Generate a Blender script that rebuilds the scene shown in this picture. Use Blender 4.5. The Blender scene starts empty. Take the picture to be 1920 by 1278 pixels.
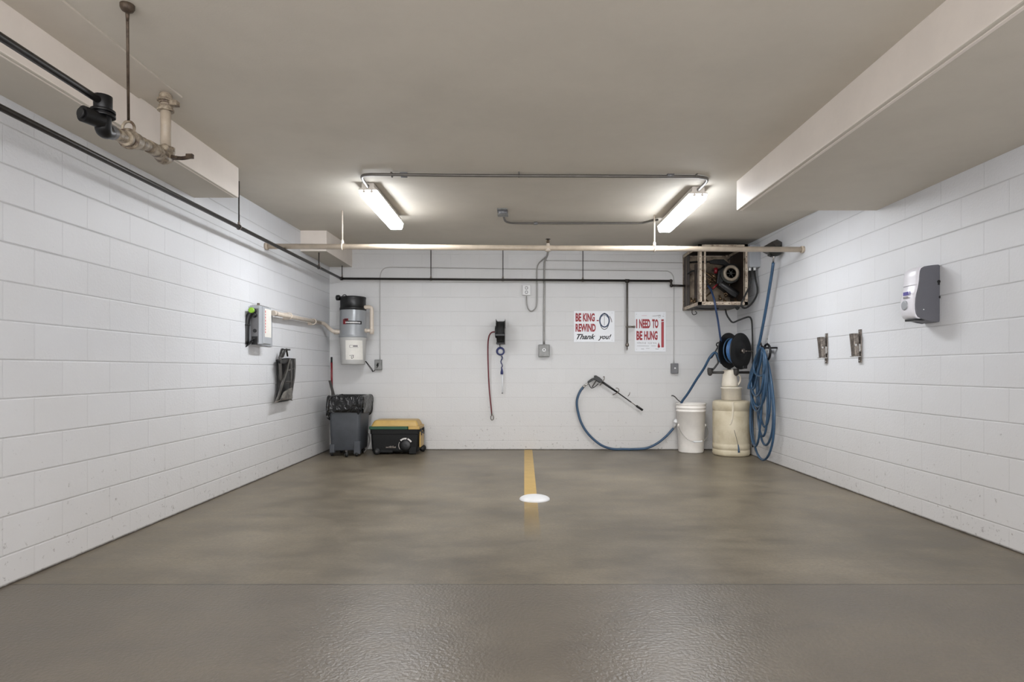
import bpy, bmesh, math, random
from mathutils import Vector, Matrix
random.seed(7)
C = bpy.context.scene.collection
PI = math.pi
# ---------------------------------------------------------------- geometry of the place
F = 1122.0; VX = 973.0; VY = 693.3; H = 1.13         # level camera, lens in pixels of a 1920 frame
XL = -2.679; XR = 3.087; YB = 8.47; YF = -2.5
def P(px, py, d):                                     # a measured point at distance d from the lens
    return Vector(((px - VX) * d / F, d, H + (VY - py) * d / F))
def PX(px, py, X):                                    # a measured point on the plane X = const
    d = F * X / (px - VX)
    return Vector((X, d, H + (VY - py) * d / F))
def ceil_z(x, y):
    near = H + 1.643 - 0.009 * x; far = H + 1.722 - 0.004 * x
    t = min(1, max(0, (y - 5.1) / 3.37))
    return near * (1 - t) + far * t

# ---------------------------------------------------------------- bmesh helpers
def BM(): return bmesh.new()
def box(bm, x0, x1, y0, y1, z0, z1, M=None):
    vs = [bm.verts.new((x, y, z)) for x in (x0, x1) for y in (y0, y1) for z in (z0, z1)]
    for f in ((0,1,3,2),(4,6,7,5),(0,4,5,1),(2,3,7,6),(0,2,6,4),(1,5,7,3)):
        bm.faces.new([vs[i] for i in f])
    if M is not None:
        for v in vs: v.co = M @ v.co
    return vs
def frame_of(t):
    t = t.normalized()
    a = Vector((0,0,1)) if abs(t.z) < 0.9 else Vector((1,0,0))
    u = t.cross(a).normalized(); return u, t.cross(u).normalized()
def spline(pts, n=8, closed=False):
    pts = [Vector(p) for p in pts]
    if len(pts) < 3: return pts
    out = []; N = len(pts)
    rng = range(N if closed else N - 1)
    for i in rng:
        if closed: p0, p1, p2, p3 = pts[i-1], pts[i], pts[(i+1) % N], pts[(i+2) % N]
        else:
            p1, p2 = pts[i], pts[i+1]
            p0 = pts[i-1] if i > 0 else p1 * 2 - p2
            p3 = pts[i+2] if i + 2 < N else p2 * 2 - p1
        for k in range(n):
            t = k / n
            out.append(0.5 * ((2*p1) + (p2-p0)*t + (2*p0-5*p1+4*p2-p3)*t*t + (3*p1-p0-3*p2+p3)*t**3))
    if not closed: out.append(pts[-1])
    return out
def tube(bm, pts, r, seg=10, smooth=0, closed=False):
    pts = spline(pts, smooth, closed) if smooth else [Vector(p) for p in pts]
    n = len(pts); rs = r if isinstance(r, (list, tuple)) else None
    T = []
    for i in range(n):
        if closed: t = pts[(i+1) % n] - pts[i-1]
        else: t = pts[min(i+1, n-1)] - pts[max(i-1, 0)]
        T.append(t.normalized() if t.length > 1e-9 else Vector((0,0,1)))
    u, v = frame_of(T[0]); rings = []
    for i in range(n):
        u = (u - T[i] * u.dot(T[i]))
        u = u.normalized() if u.length > 1e-6 else frame_of(T[i])[0]
        v = T[i].cross(u)
        rr = (rs[0] + (rs[-1]-rs[0]) * i / (n-1)) if rs else r
        rings.append([bm.verts.new(pts[i] + (u*math.cos(2*PI*k/seg) + v*math.sin(2*PI*k/seg)) * rr) for k in range(seg)])
    for i in range(n if closed else n-1):
        a, b = rings[i], rings[(i+1) % n]
        for k in range(seg):
            f = bm.faces.new((a[k], a[(k+1)%seg], b[(k+1)%seg], b[k])); f.smooth = True
    if not closed:
        bm.faces.new(rings[0][::-1]); bm.faces.new(rings[-1])
def cyl(bm, p0, p1, r0, r1=None, seg=24):
    r1 = r0 if r1 is None else r1
    tube(bm, [p0, p1], [r0, r1], seg)
def lathe(bm, c, prof, seg=40, axis=None, cap=True):
    c = Vector(c); ax = Vector(axis).normalized() if axis else Vector((0,0,1))
    if axis: u, v = frame_of(ax)
    else: u, v = Vector((1,0,0)), Vector((0,1,0))
    rings = []
    for r, z in prof:
        rings.append([bm.verts.new(c + ax*z + (u*math.cos(2*PI*k/seg) + v*math.sin(2*PI*k/seg))*max(r, 1e-4)) for k in range(seg)])
    for a, b in zip(rings, rings[1:]):
        for k in range(seg):
            f = bm.faces.new((a[k], a[(k+1)%seg], b[(k+1)%seg], b[k])); f.smooth = True
    if cap:
        bm.faces.new(rings[0][::-1]); bm.faces.new(rings[-1])
def ring(bm, c, R, r, axis=(0,1,0), seg=32, s2=8, rx=None):
    ax = Vector(axis).normalized(); u, v = frame_of(ax)
    pts = [Vector(c) + u*math.cos(2*PI*k/seg)*(rx or R) + v*math.sin(2*PI*k/seg)*R for k in range(seg)]
    tube(bm, pts, r, s2, closed=True)
def prism(bm, poly, off):                             # closed polygon of points, pushed along off
    off = Vector(off)
    a = [bm.verts.new(Vector(p)) for p in poly]; b = [bm.verts.new(Vector(p) + off) for p in poly]
    n = len(poly)
    bm.faces.new(a); bm.faces.new(b[::-1])
    for k in range(n): bm.faces.new((a[k], b[k], b[(k+1)%n], a[(k+1)%n]))
def rrect(x0, x1, y0, y1, r, n=5):
    out = []
    for cx, cy, a0 in ((x1-r, y1-r, 0), (x0+r, y1-r, 90), (x0+r, y0+r, 180), (x1-r, y0+r, 270)):
        for k in range(n+1):
            a = math.radians(a0 + 90*k/n); out.append((cx + r*math.cos(a), cy + r*math.sin(a)))
    return out
def loft(bm, loops, cap=True, smooth=True):
    rings = [[bm.verts.new(p) for p in L] for L in loops]
    n = len(rings[0])
    for a, b in zip(rings, rings[1:]):
        for k in range(n):
            f = bm.faces.new((a[k], a[(k+1)%n], b[(k+1)%n], b[k])); f.smooth = smooth
    if cap: bm.faces.new(rings[0][::-1]); bm.faces.new(rings[-1])

# ---------------------------------------------------------------- object helpers
ORG = {}
def obj(name, bm, mat, parent=None, origin=None, bevel=0, smooth=False, label=None):
    bmesh.ops.recalc_face_normals(bm, faces=bm.faces[:])
    if parent is not None: o0 = ORG[parent.name]
    elif origin is not None: o0 = Vector(origin)
    else:
        xs = [v.co.x for v in bm.verts]; ys = [v.co.y for v in bm.verts]; zs = [v.co.z for v in bm.verts]
        o0 = Vector(((min(xs)+max(xs))/2, (min(ys)+max(ys))/2, min(zs)))
    for v in bm.verts: v.co -= o0
    me = bpy.data.meshes.new(name); bm.to_mesh(me); bm.free()
    o = bpy.data.objects.new(name, me); C.objects.link(o)
    if isinstance(mat, (list, tuple)):
        for m in mat: me.materials.append(m)
    else: me.materials.append(mat)
    if parent is not None: o.parent = parent
    else: o.location = o0
    ORG[o.name] = o0
    if smooth:
        for p in me.polygons: p.use_smooth = True
    if bevel:
        b = o.modifiers.new('bevel', 'BEVEL'); b.width = bevel; b.segments = 2; b.limit_method = 'ANGLE'; b.angle_limit = math.radians(40)
    if label: o['label'] = label
    return o
def thing(name, label, cat, loc, group=None):
    o = bpy.data.objects.new(name, None); C.objects.link(o); o.location = loc
    o.empty_display_size = 0.1
    ORG[o.name] = Vector(loc); o['label'] = label; o['category'] = cat
    if group: o['group'] = group
    return o
def tag(o, label, cat, group=None):
    o['label'] = label; o['category'] = cat
    if group: o['group'] = group
    return o
def struct(name, bm, mat, label=None, under=None, **k):
    if under is not None:
        bm.normal_update(); bmesh.ops.recalc_face_normals(bm, faces=bm.faces[:])
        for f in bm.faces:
            if f.normal.z < -0.5: f.material_index = 1  # undersides take the darker ceiling paint, shading them by colour
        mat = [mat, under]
    o = obj(name, bm, mat, origin=(0,0,0), **k); o['kind'] = 'structure'
    if label: o['label'] = label
    return o
def txt(name, body, mat, parent, x0, x1, z0, z1, y, shear=0, bold=0.0, spacing=1.0):
    cu = bpy.data.curves.new('tmp', 'FONT'); cu.body = body; cu.size = 1; cu.shear = shear; cu.offset = bold; cu.space_character = spacing
    cu.extrude = 0.0; cu.resolution_u = 3
    t = bpy.data.objects.new('tmp', cu); C.objects.link(t)
    bpy.context.view_layer.update()
    dg = bpy.context.evaluated_depsgraph_get()
    me = bpy.data.meshes.new_from_object(t.evaluated_get(dg))
    bpy.data.objects.remove(t); bpy.data.curves.remove(cu)
    xs = [v.co.x for v in me.vertices]; ys = [v.co.y for v in me.vertices]
    a0, a1, b0, b1 = min(xs), max(xs), min(ys), max(ys)
    o0 = ORG[parent.name]
    for v in me.vertices:
        X = x0 + (v.co.x-a0)/(a1-a0)*(x1-x0); Z = z0 + (v.co.y-b0)/(b1-b0)*(z1-z0)
        v.co = Vector((X, y, Z)) - o0
    me.name = name
    for p in me.polygons: p.material_index = 0
    me.materials.clear(); me.materials.append(mat)
    o = bpy.data.objects.new(name, me); C.objects.link(o); o.parent = parent; ORG[o.name] = o0
    return o

# ---------------------------------------------------------------- materials
def lin(c):
    return tuple(((v/12.92) if v <= 0.04045 else ((v+0.055)/1.055)**2.4) for v in (x/255 for x in c)) + (1,)
def mat(name, col, rough=0.5, metal=0, var=0.0, scale=8, bump=0, bscale=60, dark=None, cover=0.5, spec=0.5, alpha=1, trans=0):
    m = bpy.data.materials.new(name); m.use_nodes = True; nt = m.node_tree; N = nt.nodes; L = nt.links
    b = N['Principled BSDF']; b.inputs['Roughness'].default_value = rough; b.inputs['Metallic'].default_value = metal
    b.inputs['Specular IOR Level'].default_value = spec
    b.inputs['Alpha'].default_value = alpha; b.inputs['Transmission Weight'].default_value = trans
    c = lin(col); b.inputs['Base Color'].default_value = c
    tc = N.new('ShaderNodeTexCoord')
    if var or dark:
        n = N.new('ShaderNodeTexNoise'); n.inputs['Scale'].default_value = scale; n.inputs['Detail'].default_value = 6
        n.inputs['Roughness'].default_value = 0.65
        L.new(tc.outputs['Object'], n.inputs['Vector'])
        r = N.new('ShaderNodeValToRGB')
        d = lin(dark) if dark else tuple(x*(1-var) for x in c[:3]) + (1,)
        r.color_ramp.elements[0].position = max(0, cover-0.14); r.color_ramp.elements[0].color = d
        r.color_ramp.elements[1].position = min(1, cover+0.1); r.color_ramp.elements[1].color = c
        L.new(n.outputs['Fac'], r.inputs['Fac']); L.new(r.outputs['Color'], b.inputs['Base Color'])
    if bump:
        n2 = N.new('ShaderNodeTexNoise'); n2.inputs['Scale'].default_value = bscale; n2.inputs['Detail'].default_value = 3
        L.new(tc.outputs['Object'], n2.inputs['Vector'])
        bp = N.new('ShaderNodeBump'); bp.inputs['Strength'].default_value = bump; bp.inputs['Distance'].default_value = 0.004
        L.new(n2.outputs['Fac'], bp.inputs['Height']); L.new(bp.outputs['Normal'], b.inputs['Normal'])
    return m
def math_node(nt, op, a=None, b=None, c=None, clamp=False):
    n = nt.nodes.new('ShaderNodeMath'); n.operation = op; n.use_clamp = clamp
    for i, v in enumerate((a, b, c)):
        if v is None: continue
        if isinstance(v, (int, float)): n.inputs[i].default_value = v
        else: nt.links.new(v, n.inputs[i])
    return n.outputs[0]
def mixc(nt, fac, a, b, mode='MIX'):
    n = nt.nodes.new('ShaderNodeMix'); n.data_type = 'RGBA'; n.blend_type = mode
    for s, v in ((n.inputs[0], fac), (n.inputs[6], a), (n.inputs[7], b)):
        if isinstance(v, (int, float)): s.default_value = v
        elif isinstance(v, tuple): s.default_value = v
        else: nt.links.new(v, s)
    return n.outputs[2]
def noise(nt, vec, scale, detail=4, rough=0.6):
    n = nt.nodes.new('ShaderNodeTexNoise'); n.inputs['Scale'].default_value = scale
    n.inputs['Detail'].default_value = detail; n.inputs['Roughness'].default_value = rough
    nt.links.new(vec, n.inputs['Vector']); return n.outputs['Fac']
def block_wall(name, axis, u0, v0, rh, col=(212,213,216), vj=0.92, hj=0.22, bs=0.6):
    m = bpy.data.materials.new(name); m.use_nodes = True; nt = m.node_tree; N = nt.nodes; L = nt.links
    b = N['Principled BSDF']; b.inputs['Roughness'].default_value = 0.42; b.inputs['Specular IOR Level'].default_value = 0.4
    tc = N.new('ShaderNodeTexCoord'); sp = N.new('ShaderNodeSeparateXYZ'); L.new(tc.outputs['Object'], sp.inputs[0])
    u = math_node(nt, 'SUBTRACT', sp.outputs[axis], u0); v = math_node(nt, 'SUBTRACT', sp.outputs['Z'], v0)
    cb = N.new('ShaderNodeCombineXYZ'); L.new(u, cb.inputs[0]); L.new(v, cb.inputs[1])
    br = N.new('ShaderNodeTexBrick'); L.new(cb.outputs[0], br.inputs['Vector'])
    br.inputs['Scale'].default_value = 1; br.inputs['Brick Width'].default_value = 0.4064; br.inputs['Row Height'].default_value = rh
    br.inputs['Mortar Size'].default_value = 0.0042; br.inputs['Mortar Smooth'].default_value = 0.35
    br.offset = 0.5; br.offset_frequency = 2; br.inputs['Bias'].default_value = 0
    c = lin(col); br.inputs['Color1'].default_value = tuple(x*1.0 for x in c[:3])+(1,); br.inputs['Color2'].default_value = tuple(x*0.975 for x in c[:3])+(1,)
    br.inputs['Mortar'].default_value = tuple(x*vj for x in c[:3])+(1,)
    big = noise(nt, tc.outputs['Object'], 1.3, 5)
    col1 = mixc(nt, math_node(nt, 'MULTIPLY', math_node(nt, 'SUBTRACT', big, 0.42, clamp=True), 0.55), br.outputs['Color'], lin((186,182,176)))
    # some joints are filled with paint
    # splashed dirt, thicker toward the floor, warmer below
    fr = math_node(nt, 'FRACT', math_node(nt, 'DIVIDE', v, rh))
    hd = math_node(nt, 'MINIMUM', fr, math_node(nt, 'SUBTRACT', 1.0, fr))
    hl = math_node(nt, 'LESS_THAN', hd, 0.0040/rh)
    gap = noise(nt, tc.outputs['Object'], 1.7, 3)
    col1 = mixc(nt, math_node(nt, 'MULTIPLY', hl, math_node(nt, 'MULTIPLY', math_node(nt, 'MULTIPLY', math_node(nt, 'SUBTRACT', gap, 0.25, clamp=True), 3, clamp=True), hj)), col1, lin((110,106,104)))
    low = math_node(nt, 'SUBTRACT', 1.0, math_node(nt, 'DIVIDE', sp.outputs['Z'], 1.3), clamp=True)
    col2 = mixc(nt, math_node(nt, 'MULTIPLY', low, 0.45), col1, lin((196,189,180)))
    spk = noise(nt, tc.outputs['Object'], 26, 4, 0.7)
    thr = math_node(nt, 'ADD', 0.735, math_node(nt, 'MULTIPLY', low, -0.135))
    s = math_node(nt, 'MULTIPLY', math_node(nt, 'SUBTRACT', spk, thr, clamp=True), 9, clamp=True)
    col3 = mixc(nt, math_node(nt, 'MULTIPLY', s, 0.75), col2, lin((110,102,94)))
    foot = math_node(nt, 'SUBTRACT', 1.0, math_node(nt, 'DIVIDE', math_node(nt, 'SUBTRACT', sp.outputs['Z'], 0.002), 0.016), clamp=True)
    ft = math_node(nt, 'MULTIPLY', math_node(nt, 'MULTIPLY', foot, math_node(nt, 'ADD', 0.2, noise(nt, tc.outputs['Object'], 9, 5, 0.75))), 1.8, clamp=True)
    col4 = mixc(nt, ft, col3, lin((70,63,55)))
    L.new(col4, b.inputs['Base Color'])
    hz_ = nt.nodes.new('ShaderNodeMapRange'); hz_.interpolation_type = 'SMOOTHSTEP'; hz_.inputs['From Min'].default_value = 0.0; hz_.inputs['From Max'].default_value = 0.008/rh
    nt.links.new(hd, hz_.inputs['Value'])
    vz_ = math_node(nt, 'SUBTRACT', 1.0, math_node(nt, 'MULTIPLY', br.outputs['Fac'], 0.6))
    hgt = math_node(nt, 'MINIMUM', hz_.outputs['Result'], vz_)
    bp = N.new('ShaderNodeBump'); bp.inputs['Strength'].default_value = bs; bp.inputs['Distance'].default_value = 0.0045; L.new(hgt, bp.inputs['Height'])
    fn = noise(nt, tc.outputs['Object'], 60, 4, 0.65)
    bp2 = N.new('ShaderNodeBump'); bp2.inputs['Strength'].default_value = 0.5; bp2.inputs['Distance'].default_value = 0.004
    L.new(fn, bp2.inputs['Height']); L.new(bp.outputs['Normal'], bp2.inputs['Normal']); L.new(bp2.outputs['Normal'], b.inputs['Normal'])
    return m
def floor_mat():
    m = bpy.data.materials.new('sealed_concrete'); m.use_nodes = True; nt = m.node_tree; N = nt.nodes; L = nt.links
    b = N['Principled BSDF']; tc = N.new('ShaderNodeTexCoord'); co = tc.outputs['Object']
    sp = N.new('ShaderNodeSeparateXYZ'); L.new(co, sp.inputs[0]); Y = sp.outputs['Y']
    mp = N.new('ShaderNodeMapping'); mp.inputs['Scale'].default_value = (0.55, 1.25, 1); L.new(co, mp.inputs['Vector'])
    n1 = noise(nt, co, 0.9, 6, 0.6); n2 = noise(nt, mp.outputs[0], 4.0, 9, 0.72); n3 = noise(nt, co, 45, 6, 0.75)
    a = mixc(nt, math_node(nt, 'MULTIPLY', math_node(nt, 'SUBTRACT', n1, 0.36, clamp=True), 3.2, clamp=True), lin((98,89,74)), lin((138,127,108)))
    a = mixc(nt, math_node(nt, 'MULTIPLY', math_node(nt, 'SUBTRACT', n2, 0.5, clamp=True), 1.7, clamp=True), a, lin((160,148,126)))
    a = mixc(nt, math_node(nt, 'MULTIPLY', math_node(nt, 'SUBTRACT', 0.49, n2, clamp=True), 3.0, clamp=True), a, lin((80,72,62)))
    a = mixc(nt, math_node(nt, 'MULTIPLY', math_node(nt, 'SUBTRACT', n3, 0.35, clamp=True), 1.3, clamp=True), a, lin((74,67,58)))
    near = math_node(nt, 'GREATER_THAN', 3.155, Y)
    a = mixc(nt, math_node(nt, 'MULTIPLY', near, 0.6), a, lin((98,91,83)))
    joint = math_node(nt, 'LESS_THAN', math_node(nt, 'ABSOLUTE', math_node(nt, 'SUBTRACT', Y, 3.155)), 0.006)
    a = mixc(nt, math_node(nt, 'MULTIPLY', joint, 0.75), a, lin((50,44,38)))
    L.new(a, b.inputs['Base Color'])
    rg = math_node(nt, 'ADD', 0.27, math_node(nt, 'MULTIPLY', n2, 0.20))
    L.new(rg, b.inputs['Roughness']); b.inputs['Specular IOR Level'].default_value = 0.5
    # orange-peel sealer: coarse in front of the joint, fine behind it
    v = N.new('ShaderNodeTexNoise'); v.inputs['Scale'].default_value = 62; v.inputs['Detail'].default_value = 2; L.new(co, v.inputs['Vector'])
    st = math_node(nt, 'ADD', 0.10, math_node(nt, 'MULTIPLY', near, 0.22))
    bp = N.new('ShaderNodeBump'); bp.inputs['Distance'].default_value = 0.008; L.new(st, bp.inputs['Strength']); L.new(v.outputs['Fac'], bp.inputs['Height'])
    L.new(bp.outputs['Normal'], b.inputs['Normal'])
    return m
def emis(name, col, s):
    m = bpy.data.materials.new(name); m.use_nodes = True; nt = m.node_tree
    b = nt.nodes['Principled BSDF']; b.inputs['Base Color'].default_value = lin((240,240,240)); b.inputs['Emission Color'].default_value = lin(col)
    b.inputs['Emission Strength'].default_value = s; b.inputs['Roughness'].default_value = 0.3
    return m

M = {}
M['wl'] = block_wall('painted_block_left', 'Y', 3.309, 0.16, 0.2046)
M['wr'] = block_wall('painted_block_right', 'Y', 3.77, 0.1375, 0.2196)
M['wb'] = block_wall('painted_block_back', 'X', 0.05, 0.127, 0.2032, (207,207,207), 0.96, 0.08, 0.35)
M['floor'] = floor_mat()
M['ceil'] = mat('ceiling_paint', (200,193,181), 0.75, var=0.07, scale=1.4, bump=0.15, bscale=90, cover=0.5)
M['beam'] = mat('beam_paint_side_lit', (228,219,210), 0.6, var=0.06, scale=2.5, bump=0.15, bscale=40)  # lightened so the soffit faces carry side light in their colour
M['board'] = mat('board_paint', (196,188,176), 0.7, var=0.06, scale=3)
M['tanpipe'] = mat('tan_painted_pipe', (182,168,150), 0.4, var=0.15, scale=12)
M['rust'] = mat('stained_tan_iron', (176,163,143), 0.5, dark=(78,60,44), scale=16, cover=0.5, bump=0.4, bscale=70)
M['rustd'] = mat('rusty_iron', (92,78,64), 0.6, 0.3, dark=(44,32,24), scale=22, cover=0.5, bump=0.4)
M['blackpipe'] = mat('black_steel_pipe', (52,48,45), 0.38, 0.5, var=0.3, scale=20)
M['blackiron'] = mat('black_iron', (18,18,20), 0.4, 0.3, var=0.3, scale=20)
M['galv'] = mat('galvanised_conduit', (150,148,144), 0.4, 0.5, var=0.15, scale=14)
M['paintcond'] = mat('painted_conduit', (176,174,172), 0.5, var=0.08, scale=10)
M['dkcond'] = mat('grey_conduit', (104,100,95), 0.45, 0.4, var=0.15, scale=10)
M['steelbox'] = mat('galvanised_box', (128,128,126), 0.45, 0.5, var=0.25, scale=18)
M['greybox'] = mat('grey_enamel', (168,171,176), 0.35, 0.1, var=0.08, scale=6)
M['greydk'] = mat('dark_grey_enamel', (112,112,114), 0.45, 0.1, var=0.15, scale=8)  # plain darker grey for couplings, sleeve and box parts
M['white'] = mat('white_plastic', (222,222,222), 0.4, var=0.04, scale=10)
M['housing'] = mat('white_fixture_enamel', (205,198,190), 0.5)
M['lens'] = emis('lit_prismatic_lens', (244,249,255), 12.5)
M['black'] = mat('black_plastic', (15,15,16), 0.42, var=0.3, scale=18)
M['blackr'] = mat('black_rubber', (20,20,20), 0.6, var=0.25, scale=18)
M['bag'] = mat('black_bin_liner', (11,11,12), 0.2, bump=0.9, bscale=9)
for n_ in M['bag'].node_tree.nodes:
    if n_.type == 'BUMP': n_.inputs['Distance'].default_value = 0.03
    if n_.type == 'TEX_NOISE': n_.inputs['Distortion'].default_value = 1.2
M['bin'] = mat('grey_bin_plastic', (66,69,74), 0.5, var=0.15, scale=10, bump=0.2)
M['coolerb'] = mat('black_cooler_shell', (12,13,13), 0.55, spec=0.3, var=0.2, scale=12, bump=0.25, bscale=120)
M['yellow'] = mat('yellow_plastic', (190,156,88), 0.4, var=0.12, scale=7)
M['green'] = mat('green_plastic', (22,70,44), 0.45, var=0.1)
M['blue'] = mat('blue_hose_rubber', (50,80,108), 0.38, var=0.2, scale=9)
M['bluel'] = mat('light_blue_hose', (74,116,166), 0.35, var=0.2, scale=9)
M['blued'] = mat('dark_blue_hose', (34,56,92), 0.4, var=0.2, scale=9)
M['navy'] = mat('navy_coil', (44,52,104), 0.45, var=0.2, scale=60)
M['redhose'] = mat('red_hose_rubber', (110,34,44), 0.45, var=0.2, scale=20)
M['red'] = mat('red_enamel', (120,24,32), 0.4, var=0.1)
M['signred'] = mat('sign_red', (146,14,28), 0.5)
M['signpink'] = mat('sign_red_faded', (196,84,92), 0.5)
M['signblk'] = mat('sign_black', (22,22,26), 0.5)
M['signblue'] = mat('sign_dark_blue', (34,54,84), 0.5)
M['signgrey'] = mat('sign_grey', (130,126,126), 0.5)
M['sign'] = mat('sign_white', (226,228,232), 0.35, var=0.03)
M['bucket'] = mat('white_bucket_plastic', (242,237,230), 0.4, var=0.08, scale=7)
M['drum'] = mat('cream_drum_plastic', (206,195,170), 0.42, dark=(188,175,146), scale=5, cover=0.48)
M['cream'] = mat('cream_container_plastic', (230,221,204), 0.42, var=0.1, scale=9)
M['creamdk'] = mat('drum_drip', (214,204,182), 0.4, var=0.06)
M['pvc'] = mat('cream_pvc', (206,194,180), 0.4, var=0.1, scale=10)
M['vacgrey'] = mat('grey_vacuum_enamel', (150,153,156), 0.3, 0.15, var=0.05)
M['vaclow'] = mat('pale_dust_can', (184,183,180), 0.4, var=0.06)
M['paper'] = mat('paper_label', (224,221,214), 0.6, var=0.05, scale=20)
M['chrome'] = mat('bright_steel', (196,194,190), 0.25, 0.9)
M['steelold'] = mat('tarnished_steel', (140,132,124), 0.4, 0.8, dark=(84,76,70), scale=30, cover=0.5)
M['cabframe'] = mat('dirty_cream_steel', (196,182,164), 0.5, 0.1, dark=(104,80,62), scale=20, cover=0.43, bump=0.2)
M['cabback'] = mat('oily_cream_panel', (150,134,114), 0.55, dark=(52,38,30), scale=5, cover=0.46, bump=0.3)
M['cabdark'] = mat('greasy_brown_steel', (56,44,37), 0.5, 0.2, dark=(34,26,22), scale=9, cover=0.5)
M['brass'] = mat('tarnished_brass', (104,84,62), 0.4, 0.7, var=0.35, scale=30)
M['motor'] = mat('grey_green_motor', (48,50,47), 0.5, 0.3, var=0.3, scale=15)
M['motorring'] = mat('pale_motor_cowl', (150,138,122), 0.5, 0.1, var=0.25, scale=15)
M['dispgrey'] = mat('charcoal_dispenser_shell', (90,90,96), 0.5, var=0.05)
M['dispwhite'] = mat('white_dispenser_cover', (224,222,228), 0.35)
M['purple'] = mat('purple_print', (92,84,160), 0.5)
M['clear'] = mat('clear_plastic', (225,227,230), 0.25)
M['lime'] = mat('lime_green_plug', (140,190,50), 0.4, var=0.2, scale=40)
M['matgrey'] = mat('worn_black_vinyl', (52,50,47), 0.35, dark=(18,17,17), scale=9, cover=0.5, bump=0.3, bscale=20)
M['matlight'] = mat('worn_grey_vinyl', (128,124,117), 0.4, 0.2, dark=(60,58,55), scale=12, cover=0.5)
M['oldgrey'] = mat('old_grey_plastic', (66,63,60), 0.5, var=0.2)
def paint_line():
    m = bpy.data.materials.new('worn_yellow_paint'); m.use_nodes = True; nt = m.node_tree; b = nt.nodes['Principled BSDF']
    tc = nt.nodes.new('ShaderNodeTexCoord'); sp = nt.nodes.new('ShaderNodeSeparateXYZ'); nt.links.new(tc.outputs['Object'], sp.inputs[0])
    n = noise(nt, tc.outputs['Object'], 7, 8, 0.7)
    nt.links.new(mixc(nt, n, lin((176,140,72)), lin((214,180,104))), b.inputs['Base Color']); b.inputs['Roughness'].default_value = 0.4
    # solid behind the dome (world y above 5.1), worn away in front of it
    far = math_node(nt, 'MULTIPLY', math_node(nt, 'SUBTRACT', sp.outputs['Y'], 1.15), 6, clamp=True)
    fade = math_node(nt, 'MULTIPLY', math_node(nt, 'DIVIDE', sp.outputs['Y'], 1.15, clamp=True), 0.5)
    a = math_node(nt, 'MAXIMUM', math_node(nt, 'MULTIPLY', far, 0.9), fade)
    a2 = math_node(nt, 'MULTIPLY', a, math_node(nt, 'MULTIPLY', math_node(nt, 'SUBTRACT', n, 0.18, clamp=True), 6, clamp=True), clamp=True)
    nt.links.new(a2, b.inputs['Alpha'])
    return m
M['line'] = paint_line()

# ================================================================ THE SETTING
bm = BM(); bm.faces.new([bm.verts.new(p) for p in ((XL,YF,0),(XR,YF,0),(XR,YB,0),(XL,YB,0))])
struct('floor', bm, M['floor'])
T = 0.12
for nm, q, m in (('wall_left', (XL-T, XL, YF-T, YB+T, -0.1, 3.05), 'wl'), ('wall_right', (XR, XR+T, YF-T, YB+T, -0.1, 3.05), 'wr'),
                 ('wall_back', (XL-T, XR+T, YB, YB+T, -0.1, 3.05), 'wb')):
    bm = BM(); box(bm, *q); struct(nm, bm, M[m])
bm = BM(); nx, ny = 6, 2
ys = [YF-0.1, 5.1, YB+0.1]; xs = [XL-0.1, XR+0.1]
for i in range(2):
    bm.faces.new([bm.verts.new((x, y, ceil_z(x, y))) for x, y in ((xs[0],ys[i]),(xs[0],ys[i+1]),(xs[1],ys[i+1]),(xs[1],ys[i]))])
bmesh.ops.remove_doubles(bm, verts=bm.verts[:], dist=1e-4)
struct('ceiling', bm, M['ceil'])
bm = BM(); box(bm, XL-0.02, -2.313, YF, 4.944, H+1.420, 2.86); struct('trim_1', bm, M['beam'], 'long pale boxed soffit running along the top of the left wall', under=M['ceil'], bevel=0.008)
bm = BM(); box(bm, 1.880, XR+0.02, YF, 5.175, H+1.376, 2.86); struct('trim_2', bm, M['beam'], 'wide pale boxed soffit running along the top of the right wall', under=M['ceil'], bevel=0.01)
bm = BM(); box(bm, XL-0.02, -2.36, 7.338, YB+0.02, H+1.455, 2.9); struct('trim_3', bm, M['beam'], 'short boxed beam in the far left ceiling corner', under=M['ceil'], bevel=0.006)
bm = BM(); box(bm, -2.33, -2.045, YF, 3.64, ceil_z(-2.2, 3)-0.012, 2.9); struct('trim_4', bm, M['board'], 'thin flat ceiling board beside the left soffit', bevel=0.003)
# corner beads under the soffits
bm = BM(); box(bm, 1.905, 1.925, YF, 5.16, H+1.371, H+1.40); struct('trim_5', bm, M['beam'], 'corner bead under the right soffit edge', bevel=0.002)
bm = BM(); box(bm, -2.345, -2.335, YF, 4.93, H+1.417, H+1.44); struct('trim_6', bm, M['beam'], 'corner bead under the left soffit edge', bevel=0.002)

bm = BM(); z = 0.0015
pts = [(0.035, 3.95, z), (0.148, 3.95, z), (0.1887, YB-0.005, z), (0.0755, YB-0.005, z)]
bm.faces.new([bm.verts.new(p) for p in pts])
tag(obj('parking_line', bm, M['line'], origin=(0.1, 3.95, 0)), 'worn yellow line painted down the middle of the concrete floor', 'line')
bm = BM(); prof = []
R = 0.133
for k in range(9):
    a = k/8; prof.append((R*math.cos(a*PI/2*0.98), 0.004 + 0.036*math.sin(a*PI/2)))
lathe(bm, (0.137, 5.225, 0), [(R, 0)] + prof, 48)
tag(obj('floor_dome', bm, M['white']), 'low round white dome sitting on the yellow floor line', 'dome')

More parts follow.
